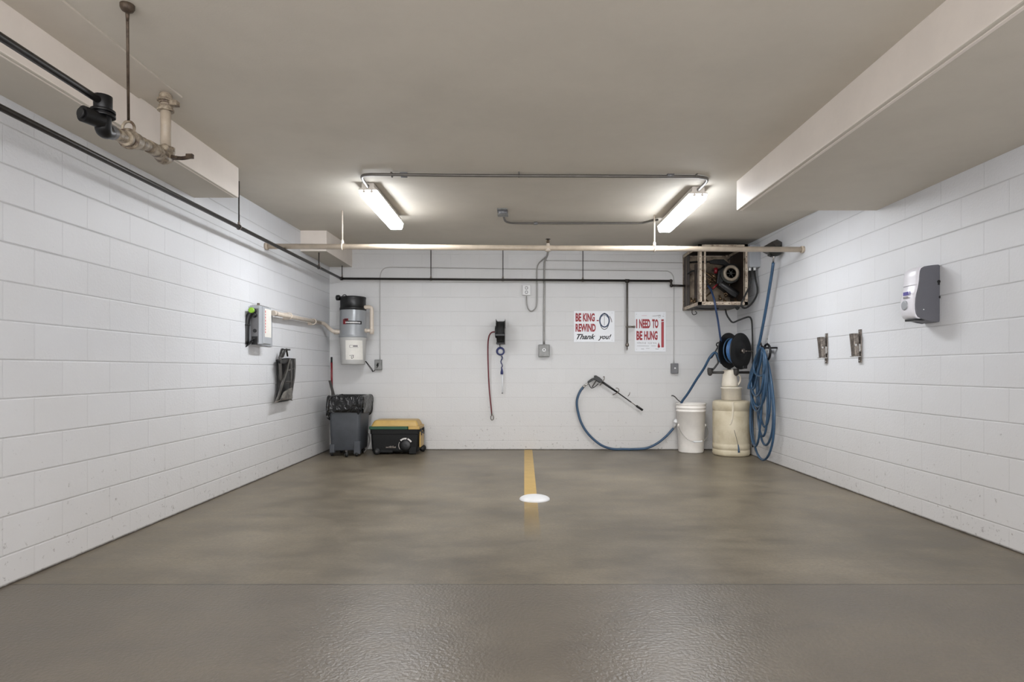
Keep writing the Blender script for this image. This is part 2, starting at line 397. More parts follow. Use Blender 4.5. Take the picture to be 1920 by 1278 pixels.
# ================================================================ CEILING LIGHTS
def area(name, loc, rot, sx_, sy_, e, col):
    l = bpy.data.lights.new(name, 'AREA'); l.shape = 'RECTANGLE'; l.size = sx_; l.size_y = sy_; l.energy = e; l.color = col
    o = bpy.data.objects.new(name, l); o.location = loc; o.rotation_euler = rot; C.objects.link(o); return o
def make_light(name, label, x, y0, y1, zc):
    t = thing(name, label, 'ceiling light', (x, (y0+y1)/2, zc), 'fluorescent fixtures on the ceiling')
    def sect(w0, w1, z0, z1, ya, yb):
        return [[(x+s*w, y, z) for (s, w, z) in ((-1,w0,z0),(1,w0,z0),(1,w1,z1),(-1,w1,z1))] for y in (ya, yb)]
    bm = BM(); zr = zc - 0.062
    loft(bm, [[(x+a, y, zz) for a, zz in ((-0.052, zc-0.002),(0.052, zc-0.002),(0.056, zc-0.045),(0.084, zr),(0.084, zr-0.004),(-0.084, zr-0.004),(-0.084, zr),(-0.056, zc-0.045))] for y in (y0, y1)], smooth=False)
    obj('housing', bm, M['housing'], t)
    bm = BM(); loops = []
    for y, s in ((y0+0.002, 1), (y1-0.02, 1), (y1-0.002, 0.97)):
        loops.append([(x+a*s, y, zz) for a, zz in ((0.078, zr-0.005),(0.076, zr-0.028),(0.066, zr-0.058),(0.055, zr-0.066),(-0.055, zr-0.066),(-0.066, zr-0.058),(-0.076, zr-0.028),(-0.078, zr-0.005))])
    loft(bm, loops, smooth=False); obj('lens', bm, M['lens'], t, label='glowing white prismatic lens')
    for dx in (-0.035, 0.035):
        bm = BM(); cyl(bm, (x+dx, y0-0.001, zr-0.016), (x+dx, y0+0.003, zr-0.016), 0.013); obj('lamp_end', bm, M['housing'], t)
    bm = BM(); cyl(bm, (x, y0-0.008, zc-0.03), (x, y0, zc-0.03), 0.014); obj('knockout', bm, M['steelbox'], t)
    l = area('lamp', (x, (y0+y1)/2, zr-0.068), (0,0,0), 0.10, 1.2, 15, (0.955,0.975,1.0))
    return t
make_light('fluorescent_light', 'lit white fluorescent ceiling light nearer the left wall', -1.339, 5.30, 6.53, ceil_z(-1.34, 5.3)-0.001)
make_light('fluorescent_light', 'lit white fluorescent ceiling light nearer the right wall, beside the soffit', 1.595, 5.32, 6.55, ceil_z(1.6, 5.3)-0.001)

def cz(px, d, off=0.018):                              # a point just under the ceiling
    x = (px - VX)*d/F; return Vector((x, d, ceil_z(x, d)-off))
# conduit joining the two lights
t = thing('conduit', 'grey ceiling conduit looping between the two fluorescent lights', 'conduit', cz(973, 5.0, 0))
zc = ceil_z(0, 5.0) - 0.02
bm = BM()
tube(bm, [(-1.339,5.30,zc-0.005),(-1.34,5.24,zc+0.004),(-1.335,5.10,zc+0.007),(-1.31,5.02,zc+0.005),(-1.25,4.985,zc+0.004),(-1.1,4.98,zc+0.002),(-0.3,5.0,zc),(0.6,5.0,zc-0.004),(1.4,5.0,zc-0.008),(1.52,5.01,zc-0.01),(1.585,5.05,zc-0.01),(1.605,5.12,zc-0.012),(1.60,5.24,zc-0.018),(1.595,5.32,zc-0.025)], 0.0125, 10, 5)
obj('pipe', bm, M['dkcond'], t)
for x in (-0.96, 1.265):
    bm = BM(); cyl(bm, (x-0.025, 5.0, zc), (x+0.025, 5.0, zc), 0.0175); box(bm, x-0.03, x+0.03, 4.975, 5.025, zc+0.008, zc+0.02)
    obj('coupling', bm, M['greydk'], t)
for x in (-1.06, 0.0, 1.48):
    bm = BM(); cyl(bm, (x-0.006, 5.0, zc), (x+0.006, 5.0, zc), 0.016); box(bm, x-0.006, x+0.006, 4.96, 5.04, zc+0.006, zc+0.02)
    obj('strap', bm, M['dkcond'], t)
# ceiling junction box and its conduit
b0 = cz(943, 6.25, 0); 
t = thing('junction_box', 'small dark metal junction box on the ceiling between the lights', 'electrical box', b0)
bm = BM(); box(bm, b0.x-0.06, b0.x+0.045, 6.19, 6.31, b0.z-0.012, b0.z+0.002); obj('mounting_plate', bm, M['steelbox'], t)
bm = BM(); lathe(bm, (b0.x, 6.25, b0.z-0.05), [(0.045,0),(0.05,0.005),(0.05,0.04)], 8); obj('body', bm, M['greydk'], t)
bm = BM(); box(bm, b0.x-0.055, b0.x+0.055, 6.2, 6.30, b0.z-0.062, b0.z-0.051); obj('cover', bm, M['steelbox'], t, bevel=0.004)
bm = BM(); zz = ceil_z(0.5, 6.8)-0.014
tube(bm, [(b0.x, 6.30, b0.z-0.03),(b0.x,6.42,zz),(b0.x+0.01,6.66,zz),(b0.x+0.04,6.75,zz),(b0.x+0.12,6.79,zz),(0.2,6.8,zz),(0.8,6.8,zz),(1.33,6.79,zz),(1.42,6.76,zz),(1.47,6.68,zz-0.003),(1.52,6.56,zz-0.02)], 0.0115, 10, 5)
t = thing('conduit', 'thin grey ceiling conduit from the junction box to the right light', 'conduit', (0.6, 6.8, zz))
obj('pipe', bm, M['dkcond'], t)
for x in (0.19,): 
    bm = BM(); cyl(bm, (x-0.02,6.8,zz),(x+0.02,6.8,zz),0.017); obj('coupling', bm, M['greydk'], t)

# ================================================================ PIPES
# big tan pipe from wall to wall
pl = P(497, 465.5, 6.317); pr = P(1507, 466, 6.487)
pl.x = XL; pr.x = XR; pl.z = pr.z = H+1.305
t = thing('overhead_pipe', 'fat tan pipe spanning the bay from left wall to right wall', 'pipe', (pl+pr)/2)
bm = BM(); cyl(bm, pl, pr, 0.0285); obj('pipe', bm, M['tanpipe'], t)
dr = (pr-pl).normalized()
for a, s in ((pl, 1), (pr, -1)):
    bm = BM(); cyl(bm, a, a+dr*s*0.03, 0.037); obj('collar', bm, M['tanpipe'], t)
def on_tan(px):
    k = (px-VX)/F; # x = k*y ; line pl->pr
    s = (k*pl.y - pl.x)/((pr.x-pl.x) - k*(pr.y-pl.y)); return pl + (pr-pl)*s
g = 'hanger rods of the tan pipe'
for px, lab in ((642, 'thin cream hanger rod holding the tan pipe near the left corner beam'), (1227, 'thin cream hanger rod holding the tan pipe beside the right light')):
    a = on_tan(px); top = ceil_z(a.x, a.y)
    t = thing('pipe_hanger', lab, 'pipe hanger', (a.x, a.y, top), g)
    bm = BM(); cyl(bm, (a.x,a.y,a.z+0.05),(a.x,a.y,top+0.01),0.0075); obj('rod', bm, M['pvc'], t)
    bm = BM(); ring(bm, a, 0.034, 0.006, axis=(1,0,0)); lathe(bm, (a.x,a.y,a.z+0.03), [(0.012,0),(0.016,0.01),(0.016,0.025),(0.008,0.045)], 12); obj('clamp', bm, M['pvc'], t)
# upright sprinkler on the tan pipe
a = on_tan(1027.5)
t = thing('sprinkler_head', 'small upright sprinkler head standing on the tan pipe', 'sprinkler', a + Vector((0,0,0.02)))
bm = BM(); cyl(bm, a+Vector((0,-0.001,-0.034)), a+Vector((0,-0.001,0.05)), 0.0315, 0.016, 16); obj('saddle', bm, M['pvc'], t)
bm = BM(); lathe(bm, a+Vector((0,0,0.045)), [(0.012,0),(0.016,0.008),(0.01,0.016),(0.006,0.03),(0.009,0.042)], 12)
for s in (-1, 1): tube(bm, [a+Vector((s*0.012,0,0.055)), a+Vector((s*0.017,0,0.072)), a+Vector((s*0.004,0,0.092))], 0.003, 6)
obj('frame', bm, M['brass'], t)
bm = BM(); lathe(bm, a+Vector((0,0,0.09)), [(0.006,0),(0.026,0.002),(0.026,0.005)], 20); obj('deflector', bm, M['blackiron'], t)

# black air line: along left wall, across the back wall, down a step into the machine frame
A0 = Vector((-2.48, YF+0.05, H+1.235)); A1 = Vector((-2.48, 8.35, H+1.275)); 
t = thing('air_line', 'thin black pipe running along the left wall and across the back wall', 'pipe', A1)
B1 = P(1258, 526.5, 8.35); B2 = P(1259, 535, 8.35); B3 = P(1284, 535.5, 8.35)
bm = BM(); cyl(bm, A0, A1, 0.0175, seg=14); cyl(bm, A1, B1, 0.0155, seg=14); cyl(bm, B1, B2, 0.016, seg=12); cyl(bm, B2, B3, 0.0155, seg=12)
obj('pipe', bm, M['blackpipe'], t)
for c in (A1, B1, B2):
    bm = BM(); bmesh.ops.create_uvsphere(bm, u_segments=14, v_segments=8, radius=0.025, matrix=Matrix.Translation(c)); obj('elbow', bm, M['blackpipe'], t, smooth=True)
tx = P(1176, 526, 8.35)
bm = BM(); cyl(bm, tx-Vector((0.03,0,0)), tx+Vector((0.03,0,0)), 0.022, seg=14); cyl(bm, tx, tx-Vector((0,0,0.03)), 0.022, seg=14); obj('tee', bm, M['blackpipe'], t)
# drop leg with valve
t = thing('air_drop', 'vertical grey pipe drop with side valve between the two signs', 'pipe', tx)
bm = BM(); cyl(bm, tx-Vector((0,0,0.03)), P(1176, 643, 8.35), 0.014, seg=12); obj('pipe', bm, M['dkcond'], t)
vz = P(1176, 612.5, 8.35)
bm = BM(); cyl(bm, vz-Vector((0.02,0,0)), vz+Vector((0.10,0,0)), 0.0125, seg=12); cyl(bm, vz+Vector((0.085,0,0)), vz+Vector((0.11,0,0)), 0.016, seg=12); obj('valve', bm, M['steelold'], t)
nz = P(1176, 643, 8.35)
bm = BM(); lathe(bm, nz-Vector((0,0,0.10)), [(0.004,0),(0.008,0.02),(0.008,0.05),(0.024,0.055),(0.026,0.075),(0.018,0.10),(0.014,0.11)], 14); obj('nozzle', bm, M['steelold'], t)

g = 'hanger rods of the black air line'
def hanger(x, y, z, top, lab, r=0.006):
    t = thing('pipe_hanger', lab, 'pipe hanger', (x, y, top), g)
    bm = BM(); cyl(bm, (x,y,z+0.03),(x,y,top+0.01), r, seg=10); obj('rod', bm, M['blackpipe'], t)
    bm = BM(); ring(bm, (x,y,z), 0.021, 0.004, axis=(0,1,0) if x > -2.45 and y > 8.3 else (0,1,0), seg=16, s2=6); lathe(bm, (x,y,z+0.018), [(0.008,0),(0.011,0.006),(0.011,0.02),(0.006,0.032)], 10); obj('clamp', bm, M['steelold'], t)
def zl(y): return A0.z + (A1.z-A0.z)*(y-A0.y)/(A1.y-A0.y)
hanger(-2.48, 5.3, zl(5.3), ceil_z(-2.48,5.3), 'long dark hanger rod just past the end of the left soffit')
hanger(-2.48, 7.42, zl(7.42), H+1.455, 'short dark hanger rod under the front of the corner beam')
bz = lambda px: P(px, 522+4.5*(px-640)/618, 8.35)
p = bz(641.5); hanger(p.x+0.0, p.y, p.z, H+1.455, 'short dark hanger rod in the back left corner under the beam')
for px, lab in ((808, 'dark hanger rod on the back wall air line nearest the wall vacuum'), (943, 'dark hanger rod on the back wall air line above the small hose reel'), (1093, 'dark hanger rod on the back wall air line above the BE KING REWIND sign')):
    p = bz(px); hanger(p.x, p.y, p.z, ceil_z(p.x, p.y), lab)

# drain assembly upper left
t = thing('drain_pipe', 'stained tan drain pipe dropping from the ceiling with a trap and black coupling', 'pipe', (-2.11, 3.575, 2.78))
D0 = Vector((-2.11, 3.575, H+1.66)); D1 = Vector((-2.11, 3.575, H+1.30)); Cc = Vector((-1.98, 3.035, H+1.172)); Ee = Vector((-1.925, 2.80, H+1.118))
bm = BM(); cyl(bm, D1, D0, 0.0285); obj('downpipe', bm, M['tanpipe'], t)
bm = BM()
for dz, rr, h in ((0.02, 0.036, 0.05), (0.045, 0.047, 0.016), (0.085, 0.04, 0.02), (0.105, 0.046, 0.012)):
    cyl(bm, D0-Vector((0,0,dz+h)), D0-Vector((0,0,dz)), rr, seg=20)
box(bm, D0.x+0.025, D0.x+0.075, D0.y-0.02, D0.y+0.02, D0.z-0.085, D0.z-0.055)
obj('flange', bm, M['rust'], t, bevel=0.003)
dd = (Cc-D1).normalized()
bm = BM()
tube(bm, [D1+Vector((0,0,0.03)), D1-Vector((0,0,0.02)), D1+dd*0.05-Vector((0,0,0.035)), D1+dd*0.13-Vector((0,0,0.015)), D1+dd*0.30], [0.05,0.034], 18, 5)
lathe(bm, D1+Vector((0,0,0.0)), [(0.03,0),(0.052,0.004),(0.052,0.02),(0.034,0.026)], 8)
for k in (-1, 1):
    bmesh.ops.create_uvsphere(bm, u_segments=12, v_segments=8, radius=0.022, matrix=Matrix.Translation(D1+dd*0.12+Vector((0.035*k, 0, 0.012))))
lathe(bm, D1+Vector((0.0,-0.01,-0.075)), [(0.012,0),(0.034,0.02),(0.045,0.05),(0.045,0.07)], 14)
obj('trap_elbow', bm, M['rust'], t, smooth=True)
bm = BM(); h0 = D1+Vector((0.03,-0.02,-0.03)); h1 = h0+Vector((0.145,0.0,-0.002))
tube(bm, [h0, (h0+h1)/2+Vector((0,0,-0.012)), h1], 0.011, 10, 4)
box(bm, h0.x-0.05, h0.x+0.06, h0.y-0.02, h0.y+0.02, h0.z-0.018, h0.z-0.004); box(bm, h1.x-0.04, h1.x, h1.y-0.012, h1.y+0.012, h1.z-0.012, h1.z+0.014)
obj('lever', bm, M['rustd'], t, bevel=0.003, label='rusty brown lever handle')
bm = BM(); q = D1+dd*0.28
cyl(bm, q, Ee, 0.029, seg=20)
for s0, s1, rr in ((0.10, 0.16, 0.036), (0.19, 0.30, 0.043), (0.31, 0.345, 0.040)):
    cyl(bm, q+dd*s0, q+dd*s1, rr, seg=20)
obj('union', bm, M['rust'], t, bevel=0.003)
bm = BM(); ring(bm, Cc+Vector((0,0,0.055)), 0.032, 0.007, axis=(0.1,1,0.1), seg=20, s2=8); ring(bm, Cc, 0.044, 0.008, axis=dd, seg=24, s2=8); obj('clevis', bm, M['rust'], t)
bm = BM(); cyl(bm, Ee-dd*0.05, Ee+dd*0.01, 0.034, seg=20); obj('rubber_sleeve', bm, M['greydk'], t)
K = Vector((-1.908, 2.745, H+1.215))
bm = BM(); tube(bm, [Ee-dd*0.02, Ee+dd*0.04+Vector((0,0,-0.004)), Vector((K.x, K.y, Ee.z+0.02)), K-Vector((0,0,0.03)), K+Vector((0,0,0.035))], 0.034, 16, 4)
cyl(bm, K-Vector((0,0,0.055)), K-Vector((0,0,0.045)), 0.05, seg=20); cyl(bm, K-Vector((0,0,0.035)), K-Vector((0,0,0.025)), 0.05, seg=20)
cyl(bm, K+Vector((0,0,-0.02)), K+Vector((0,0,0.04)), 0.038, seg=16)
w = Vector((K.x-0.01, K.y-0.06, Ee.z+0.02)); cyl(bm, w+Vector((0.01,0.05,0)), w-Vector((0.02,0.03,0.0)), 0.036, seg=20); 
obj('black_coupling', bm, M['blackiron'], t, bevel=0.002)
bm = BM(); cyl(bm, w-Vector((0.02,0.03,0.0)), w-Vector((0.024,0.04,0)), 0.022, seg=20); obj('end_plug', bm, M['blackr'], t)
bm = BM(); cyl(bm, Vector((K.x, YF+0.02, K.z+0.01)), K+Vector((0,0.01,0.01)), 0.0165, seg=16)
tag(obj('black_pipe', bm, M['blackpipe']), 'straight dark pipe running toward the camera from the black drain coupling', 'pipe')
t = thing('hanger_rod', 'thin rusty rod hanging from a dark ceiling cup, holding the drain pipe', 'pipe hanger', (-1.78, 2.72, ceil_z(-1.78,2.72)))
top = Vector((-1.78, 2.72, ceil_z(-1.78, 2.72))); bot = Cc+Vector((0,0,0.085))
bm = BM(); cyl(bm, top, bot, 0.0065, seg=10); obj('rod', bm, M['rustd'], t)
bm = BM(); lathe(bm, top-Vector((0,0,0.035)), [(0.008,0),(0.024,0.008),(0.03,0.02),(0.03,0.037)], 18); u = (bot-top).normalized()
cyl(bm, top+u*0.03, top+u*0.075, 0.009, 0.006, 10); obj('ceiling_cup', bm, M['rustd'], t)

# ================================================================ BACK WALL ELECTRICS
W = 0.0075493                                          # metres per pixel on the back wall
def wb(px, py, off=0.012): return P(px, py, YB-off)
def conduit(name, label, pts, r, m, sm=5, off=0.012):
    bm = BM(); tube(bm, [wb(a, b, off) for a, b in pts], r, 8, sm)
    return tag(obj(name, bm, m), label, 'conduit')
conduit('conduit', 'thin conduit crossing the top of the back wall between two small socket boxes', [(712.5,674),(712.5,600),(712.5,530),(713.5,514),(718,505),(728,501),(760,501),(850,502),(975,504),(1030,505),(1150,506.5),(1240,507.5),(1254,509),(1261,515),(1263.5,526),(1263.5,560),(1263.5,620),(1263.5,681)], 0.0065, M['paintcond'])
conduit('conduit', 'main vertical conduit in the middle of the back wall', [(1027.5,462),(1027,474),(1025,481),(1021.5,488),(1020.5,500),(1020.5,540),(1020,600),(1020,645)], 0.0125, M['galv'], off=0.016)
conduit('conduit', 'looped conduit curling under the white outlet and up to the ceiling', [(987,555),(987.5,568),(990,578),(995,583),(1001,581),(1005.5,573),(1006.5,555),(1006.5,520),(1007,503),(1010,494),(1017,487),(1025,480)], 0.0085, M['galv'], off=0.03)
conduit('conduit', 'faint short conduit near the ceiling running to the machine cabinet', [(1024,488),(1040,488.2),(1100,489),(1200,491),(1284,492.5)], 0.006, M['paintcond'], off=0.01)
def ebox(name, label, x0, x1, y0, y1, dep, m, face, cat='electrical box'):
    a = wb(x0, y1, 0); b = wb(x1, y0, 0)
    t = thing(name, label, cat, ((a.x+b.x)/2, YB, a.z), 'electrical boxes on the back wall')
    bm = BM(); box(bm, a.x, b.x, YB-dep, YB-0.001, a.z, b.z); obj('body', bm, m, t, bevel=0.006)
    cx = (a.x+b.x)/2; czz = (a.z+b.z)/2; w = (b.x-a.x)/2; h = (b.z-a.z)/2; y = YB-dep
    bm = BM(); box(bm, a.x+w*0.12, b.x-w*0.12, y-0.004, y+0.002, a.z+h*0.1, b.z-h*0.1); obj('cover_plate', bm, m, t, bevel=0.002)
    if face == 'outlet':
        for s in (-1, 1):
            bm = BM(); ring(bm, (cx, y-0.005, czz+s*h*0.42), 0.019, 0.003, seg=18, s2=6)
            obj('socket', bm, M['blackr'], t)
    elif face == 'twist':
        bm = BM(); lathe(bm, (cx, y, czz+h*0.1), [(0.027,0),(0.027,0.008),(0.02,0.012)], 20, axis=(0,-1,0)); obj('receptacle', bm, M['white'], t)
        bm = BM(); box(bm, cx-0.008, cx+0.006, y-0.016, y-0.01, czz+h*0.05, czz+h*0.25); obj('slot', bm, M['black'], t)
    elif face == 'small':
        bm = BM(); lathe(bm, (cx, y, czz+h*0.05), [(0.013,0),(0.013,0.008),(0.008,0.014)], 16, axis=(0,-1,0)); obj('receptacle', bm, M['white'], t)
    elif face == 'plug':
        bm = BM(); lathe(bm, (cx-0.005, y-0.02, czz-h*0.1), [(0.014,0),(0.017,0.02),(0.012,0.03)], 14, axis=(0,1,0)); cyl(bm, (cx-0.005,y-0.015,czz-h*0.1),(cx+0.008,y-0.03,czz+h*0.35),0.009); obj('plug', bm, M['black'], t)
    return t
ebox('wall_outlet', 'white double outlet on the back wall below the black pipe', 979.5, 994.5, 535, 554, 0.05, M['white'], 'outlet', 'outlet')
ebox('socket_box', 'grey metal socket box at the foot of the main vertical conduit', 1009.5, 1030, 646, 669, 0.08, M['steelbox'], 'twist')
ebox('socket_box', 'small grey socket box beside the wall vacuum with a black plug in it', 704, 717, 674, 693.5, 0.06, M['steelbox'], 'plug')
ebox('socket_box', 'small dark grey socket box above the white bucket', 1257, 1270, 681, 700, 0.06, M['greydk'], 'small')

# ================================================================ SIGNS
def sign_panel(name, label, x0, x1, y0, y1):
    a = wb(x0, y1, 0); b = wb(x1, y0, 0)
    t = thing(name, label, 'sign', ((a.x+b.x)/2, YB-0.006, a.z), 'rules signs on the back wall')
    bm = BM(); box(bm, a.x, b.x, YB-0.008, YB-0.001, a.z, b.z); obj('panel', bm, M['sign'], t)
    for sx, sz in ((0.06,0.06),(0.94,0.06),(0.06,0.94),(0.94,0.94)):
        bm = BM(); cyl(bm, (a.x+(b.x-a.x)*sx, YB-0.0105, a.z+(b.z-a.z)*sz), (a.x+(b.x-a.x)*sx, YB-0.008, a.z+(b.z-a.z)*sz), 0.0035, seg=10); obj('screw', bm, M['signgrey'], t)
    return t
yt = YB-0.0095
def sx(px): return (px-VX)*YB/F
def sz(py): return H+(VY-py)*YB/F
def word(t, body, x0, x1, y0, y1, m, **k):
    return txt('lettering', body, m, t, sx(x0), sx(x1), sz(y1), sz(y0), yt, **k)
def stroke(t, pts, r, m, name='drawing', y=yt, closed=False, sm=4):
    bm = BM(); q = [Vector((sx(a), y, sz(b))) for a, b in pts]; q = spline(q, sm, closed) if sm and len(q) > 2 else q
    n = len(q); vs = []
    for i in range(n):
        tt = (q[(i+1)%n if closed else min(i+1,n-1)] - q[i-1 if closed else max(i-1,0)]).normalized()
        nn = Vector((-tt.z, 0, tt.x)); vs.append((bm.verts.new(q[i]+nn*r), bm.verts.new(q[i]-nn*r)))
    for i in range(n if closed else n-1):
        a, b = vs[i], vs[(i+1)%n]; bm.faces.new((a[0], b[0], b[1], a[1]))
    return obj(name, bm, m, t)
s1 = sign_panel('wall_sign', 'white sign reading BE KING REWIND Thank you! with a coiled hose drawing', 1076, 1152, 583, 641)
def words(t, row, y0, y1, m, bold=0.02):
    for body, x0, x1 in row: word(t, body, x0, x1, y0, y1, m, bold=bold)
words(s1, (('BE', 1079, 1089.8), ('KING', 1092.8, 1115)), 587, 602.7, M['signred'], 0.045)
words(s1, (('REWIND', 1079, 1116.8),), 606.8, 621.8, M['signred'], 0.045)
word(s1, 'Thank', 1081, 1116.5, 626, 636, M['signblk'], shear=0.45, bold=0.03)
word(s1, 'you!', 1121, 1146, 626.5, 638.5, M['signblk'], shear=0.45, bold=0.03)
def ell(cx, cy, rx, ry, n=16): return [(cx+rx*math.cos(2*PI*k/n), cy+ry*math.sin(2*PI*k/n)) for k in range(n)]
stroke(s1, ell(1133.2, 600.5, 8.8, 12.3), 0.0095, M['signblue'], closed=True)
stroke(s1, ell(1133.2, 603, 8.3, 14.3), 0.0045, M['signblk'], closed=True, y=yt+0.0004)
stroke(s1, ell(1133, 598, 7.2, 7.0)[8:], 0.004, M['signblue'], y=yt-0.0004)
stroke(s1, [(1133,592),(1133,610)], 0.003, M['signgrey'], sm=0); stroke(s1, [(1142.5,592.5),(1145.5,598),(1147,604)], 0.006, M['signgrey'])
stroke(s1, [(1118.5,600.8),(1122.5,600.8)], 0.008, M['signred'], sm=0)
stroke(s1, [(1131.5,587.5),(1134.8,587.5)], 0.007, M['signblk'], sm=0)
s2 = sign_panel('wall_sign', 'taller white sign reading I NEED TO BE HUNG with a red bar down its side', 1190, 1248, 584.5, 659)
words(s2, (('I', 1192.6, 1194.6), ('NEED', 1198.2, 1219), ('TO', 1222.4, 1234)), 598.2, 615.2, M['signred'], 0.045)
words(s2, (('BE', 1193, 1204.2), ('HUNG', 1207.4, 1232.6)), 620.3, 637.3, M['signred'], 0.045)
stroke(s2, [(1242,598.5),(1242,651)], 0.018, M['signred'], sm=0); stroke(s2, [(1242,603),(1242,650)], 0.003, M['signpink'], sm=0, y=yt-0.0004)
stroke(s2, [(1239.6,603),(1244.6,602)], 0.004, M['sign'], sm=0, y=yt-0.0006)
bm = BM(); q = [(1234.8,641),(1236,645.5),(1237.6,649.5),(1236.6,651.3),(1234.6,651.8),(1232.8,651),(1233.2,647)]
bm.faces.new([bm.verts.new((sx(a), yt, sz(b))) for a, b in q]); obj('drawing', bm, M['signred'], s2)
rr = random.Random(3)
def scrawl(t, x0, x1, y, h, m, r):
    x = x0; pts = []; up = True
    while x < x1:
        pts.append((x, y + (-h if up else h)*rr.uniform(0.5, 1))); up = not up; x += rr.uniform(0.5, 1.0)
    stroke(t, pts, r, m, name='handwriting', sm=0)
scrawl(s2, 1194.5, 1199, 642.5, 1.9, M['signblk'], 0.0022); scrawl(s2, 1200, 1211, 642.8, 1.8, M['signblk'], 0.0022); scrawl(s2, 1215, 1222, 643, 1.6, M['signblk'], 0.0022); scrawl(s2, 1224, 1230.5, 643, 1.2, M['signblk'], 0.0022)
stroke(s2, [(1194,648.2),(1216.5,648.6)], 0.0022, M['signgrey'], sm=0); scrawl(s2, 1221, 1230, 648.3, 0.6, M['signgrey'], 0.002)
scrawl(s2, 1202, 1207.5, 654, 0.7, M['signblk'], 0.002); scrawl(s2, 1211.5, 1218, 653, 0.7, M['signgrey'], 0.002); scrawl(s2, 1229, 1235.5, 654, 0.7, M['signblk'], 0.002)
stroke(s2, [(1203,591.8),(1212.5,591.5)], 0.0015, M['signpink'], sm=0); stroke(s2, [(1223,592.4),(1230,592),(1236,590.8),(1239,591)], 0.003, M['signgrey']); stroke(s2, ell(1236, 593.2, 1.8, 1.6, 8), 0.0018, M['signgrey'], closed=True)
stroke(s2, [(1242,592.5),(1244.5,593)], 0.003, M['signgrey'], sm=0)

# ================================================================ SMALL HOSE REEL, BACK WALL
rc = P(938.5, 622, 8.28)
t = thing('hose_reel', 'narrow black retractable reel on the back wall with a hanging red hose', 'hose reel', (rc.x, YB, rc.z))
R = 0.155
for dx in (-0.048, 0.052):
    bm = BM(); lathe(bm, (rc.x+dx-0.004, rc.y, rc.z), [(0.03,0),(R,0.0),(R,0.008),(0.03,0.008)], 40, axis=(1,0,0)); obj('flange', bm, M['black'], t)
bm = BM()
for k in range(5): ring(bm, (rc.x-0.033+k*0.017, rc.y, rc.z), 0.135, 0.011, axis=(1,0,0), seg=36)
lathe(bm, (rc.x-0.045, rc.y, rc.z), [(0.12,0),(0.12,0.09)], 30, axis=(1,0,0)); obj('wound_hose', bm, M['blackr'], t)
bm = BM(); lathe(bm, (rc.x-0.078, rc.y, rc.z), [(0.05,0),(0.085,0.006),(0.085,0.024)], 24, axis=(1,0,0)); box(bm, rc.x-0.07, rc.x+0.062, rc.y-0.165, rc.y-0.13, rc.z-0.065, rc.z-0.035)
box(bm, rc.x-0.04, rc.x+0.045, YB-0.02, YB-0.001, rc.z-0.16, rc.z+0.16); box(bm, rc.x-0.06, rc.x+0.06, rc.y-0.01, YB-0.01, rc.z-0.165, rc.z-0.145)
obj('bracket', bm, M['black'], t, bevel=0.004)
bm = BM()
for dx in (-0.06, 0.064): box(bm, rc.x+dx-0.003, rc.x+dx+0.003, rc.y-0.09, rc.y+0.15, rc.z+0.06, rc.z+0.17)
box(bm, rc.x+0.06, rc.x+0.066, rc.y-0.10, rc.y-0.08, rc.z-0.17, rc.z+0.15); obj('guide_arm', bm, M['oldgrey'], t)
d = 8.32
bm = BM(); tube(bm, [P(930.5,622.5,d), P(926,622,d), P(920.5,624,d), P(916.5,632,d), P(914.8,650,d+0.05), P(915.5,690,d+0.08), P(917.5,730,d+0.1), P(922,776,d+0.1)], 0.0095, 8, 6)
obj('red_hose', bm, M['redhose'], t)
bm = BM(); c = P(922.8, 782.5, d+0.1); ring(bm, c, 0.036, 0.0055, axis=(0,1,0), seg=24, rx=0.02); cyl(bm, P(922,774,d+0.1), P(922.2,778,d+0.1), 0.009); obj('snap_hook', bm, M['steelold'], t)
t = thing('coiled_tether', 'small navy coil and twisted cord hanging below the narrow black reel', 'cord', P(938, 649, 8.36))
bm = BM(); c = P(938.2, 658.2, 8.37)
for k in range(3): ring(bm, c+Vector((0.002*k, -0.012*k, -0.002*k)), 0.052-0.004*k, 0.0095, seg=26)
obj('coil', bm, M['navy'], t)
bm = BM(); tube(bm, [P(938.5,641,8.34), P(937,647,8.35), P(938,651,8.37)], 0.006, 8); obj('strap', bm, M['blackr'], t)
bm = BM()
for s in (0, PI):
    pts = []
    for k in range(26):
        y = 667 + 23*k/25; a = k*0.85+s; q = P(940.5+1.3*math.sin(k*0.4), y, 8.39); pts.append(q+Vector((0.0075*math.cos(a), 0.0075*math.sin(a), 0)))
    tube(bm, pts, 0.0045, 6)
obj('twisted_cord', bm, M['navy'], t)
a = P(941, 701.5, 8.39); bm = BM(); lathe(bm, a, [(0.019,0),(0.02,0.03),(0.012,0.07),(0.008,0.088)], 14); obj('cap', bm, M['navy'], t)
bm = BM(); cyl(bm, P(942,701,8.4), P(942,736,8.41), 0.009, seg=10); obj('clear_tube', bm, M['clear'], t)
bm = BM(); cyl(bm, P(942,736,8.41), P(942,737.5,8.41), 0.010, seg=10); obj('tip', bm, M['oldgrey'], t)

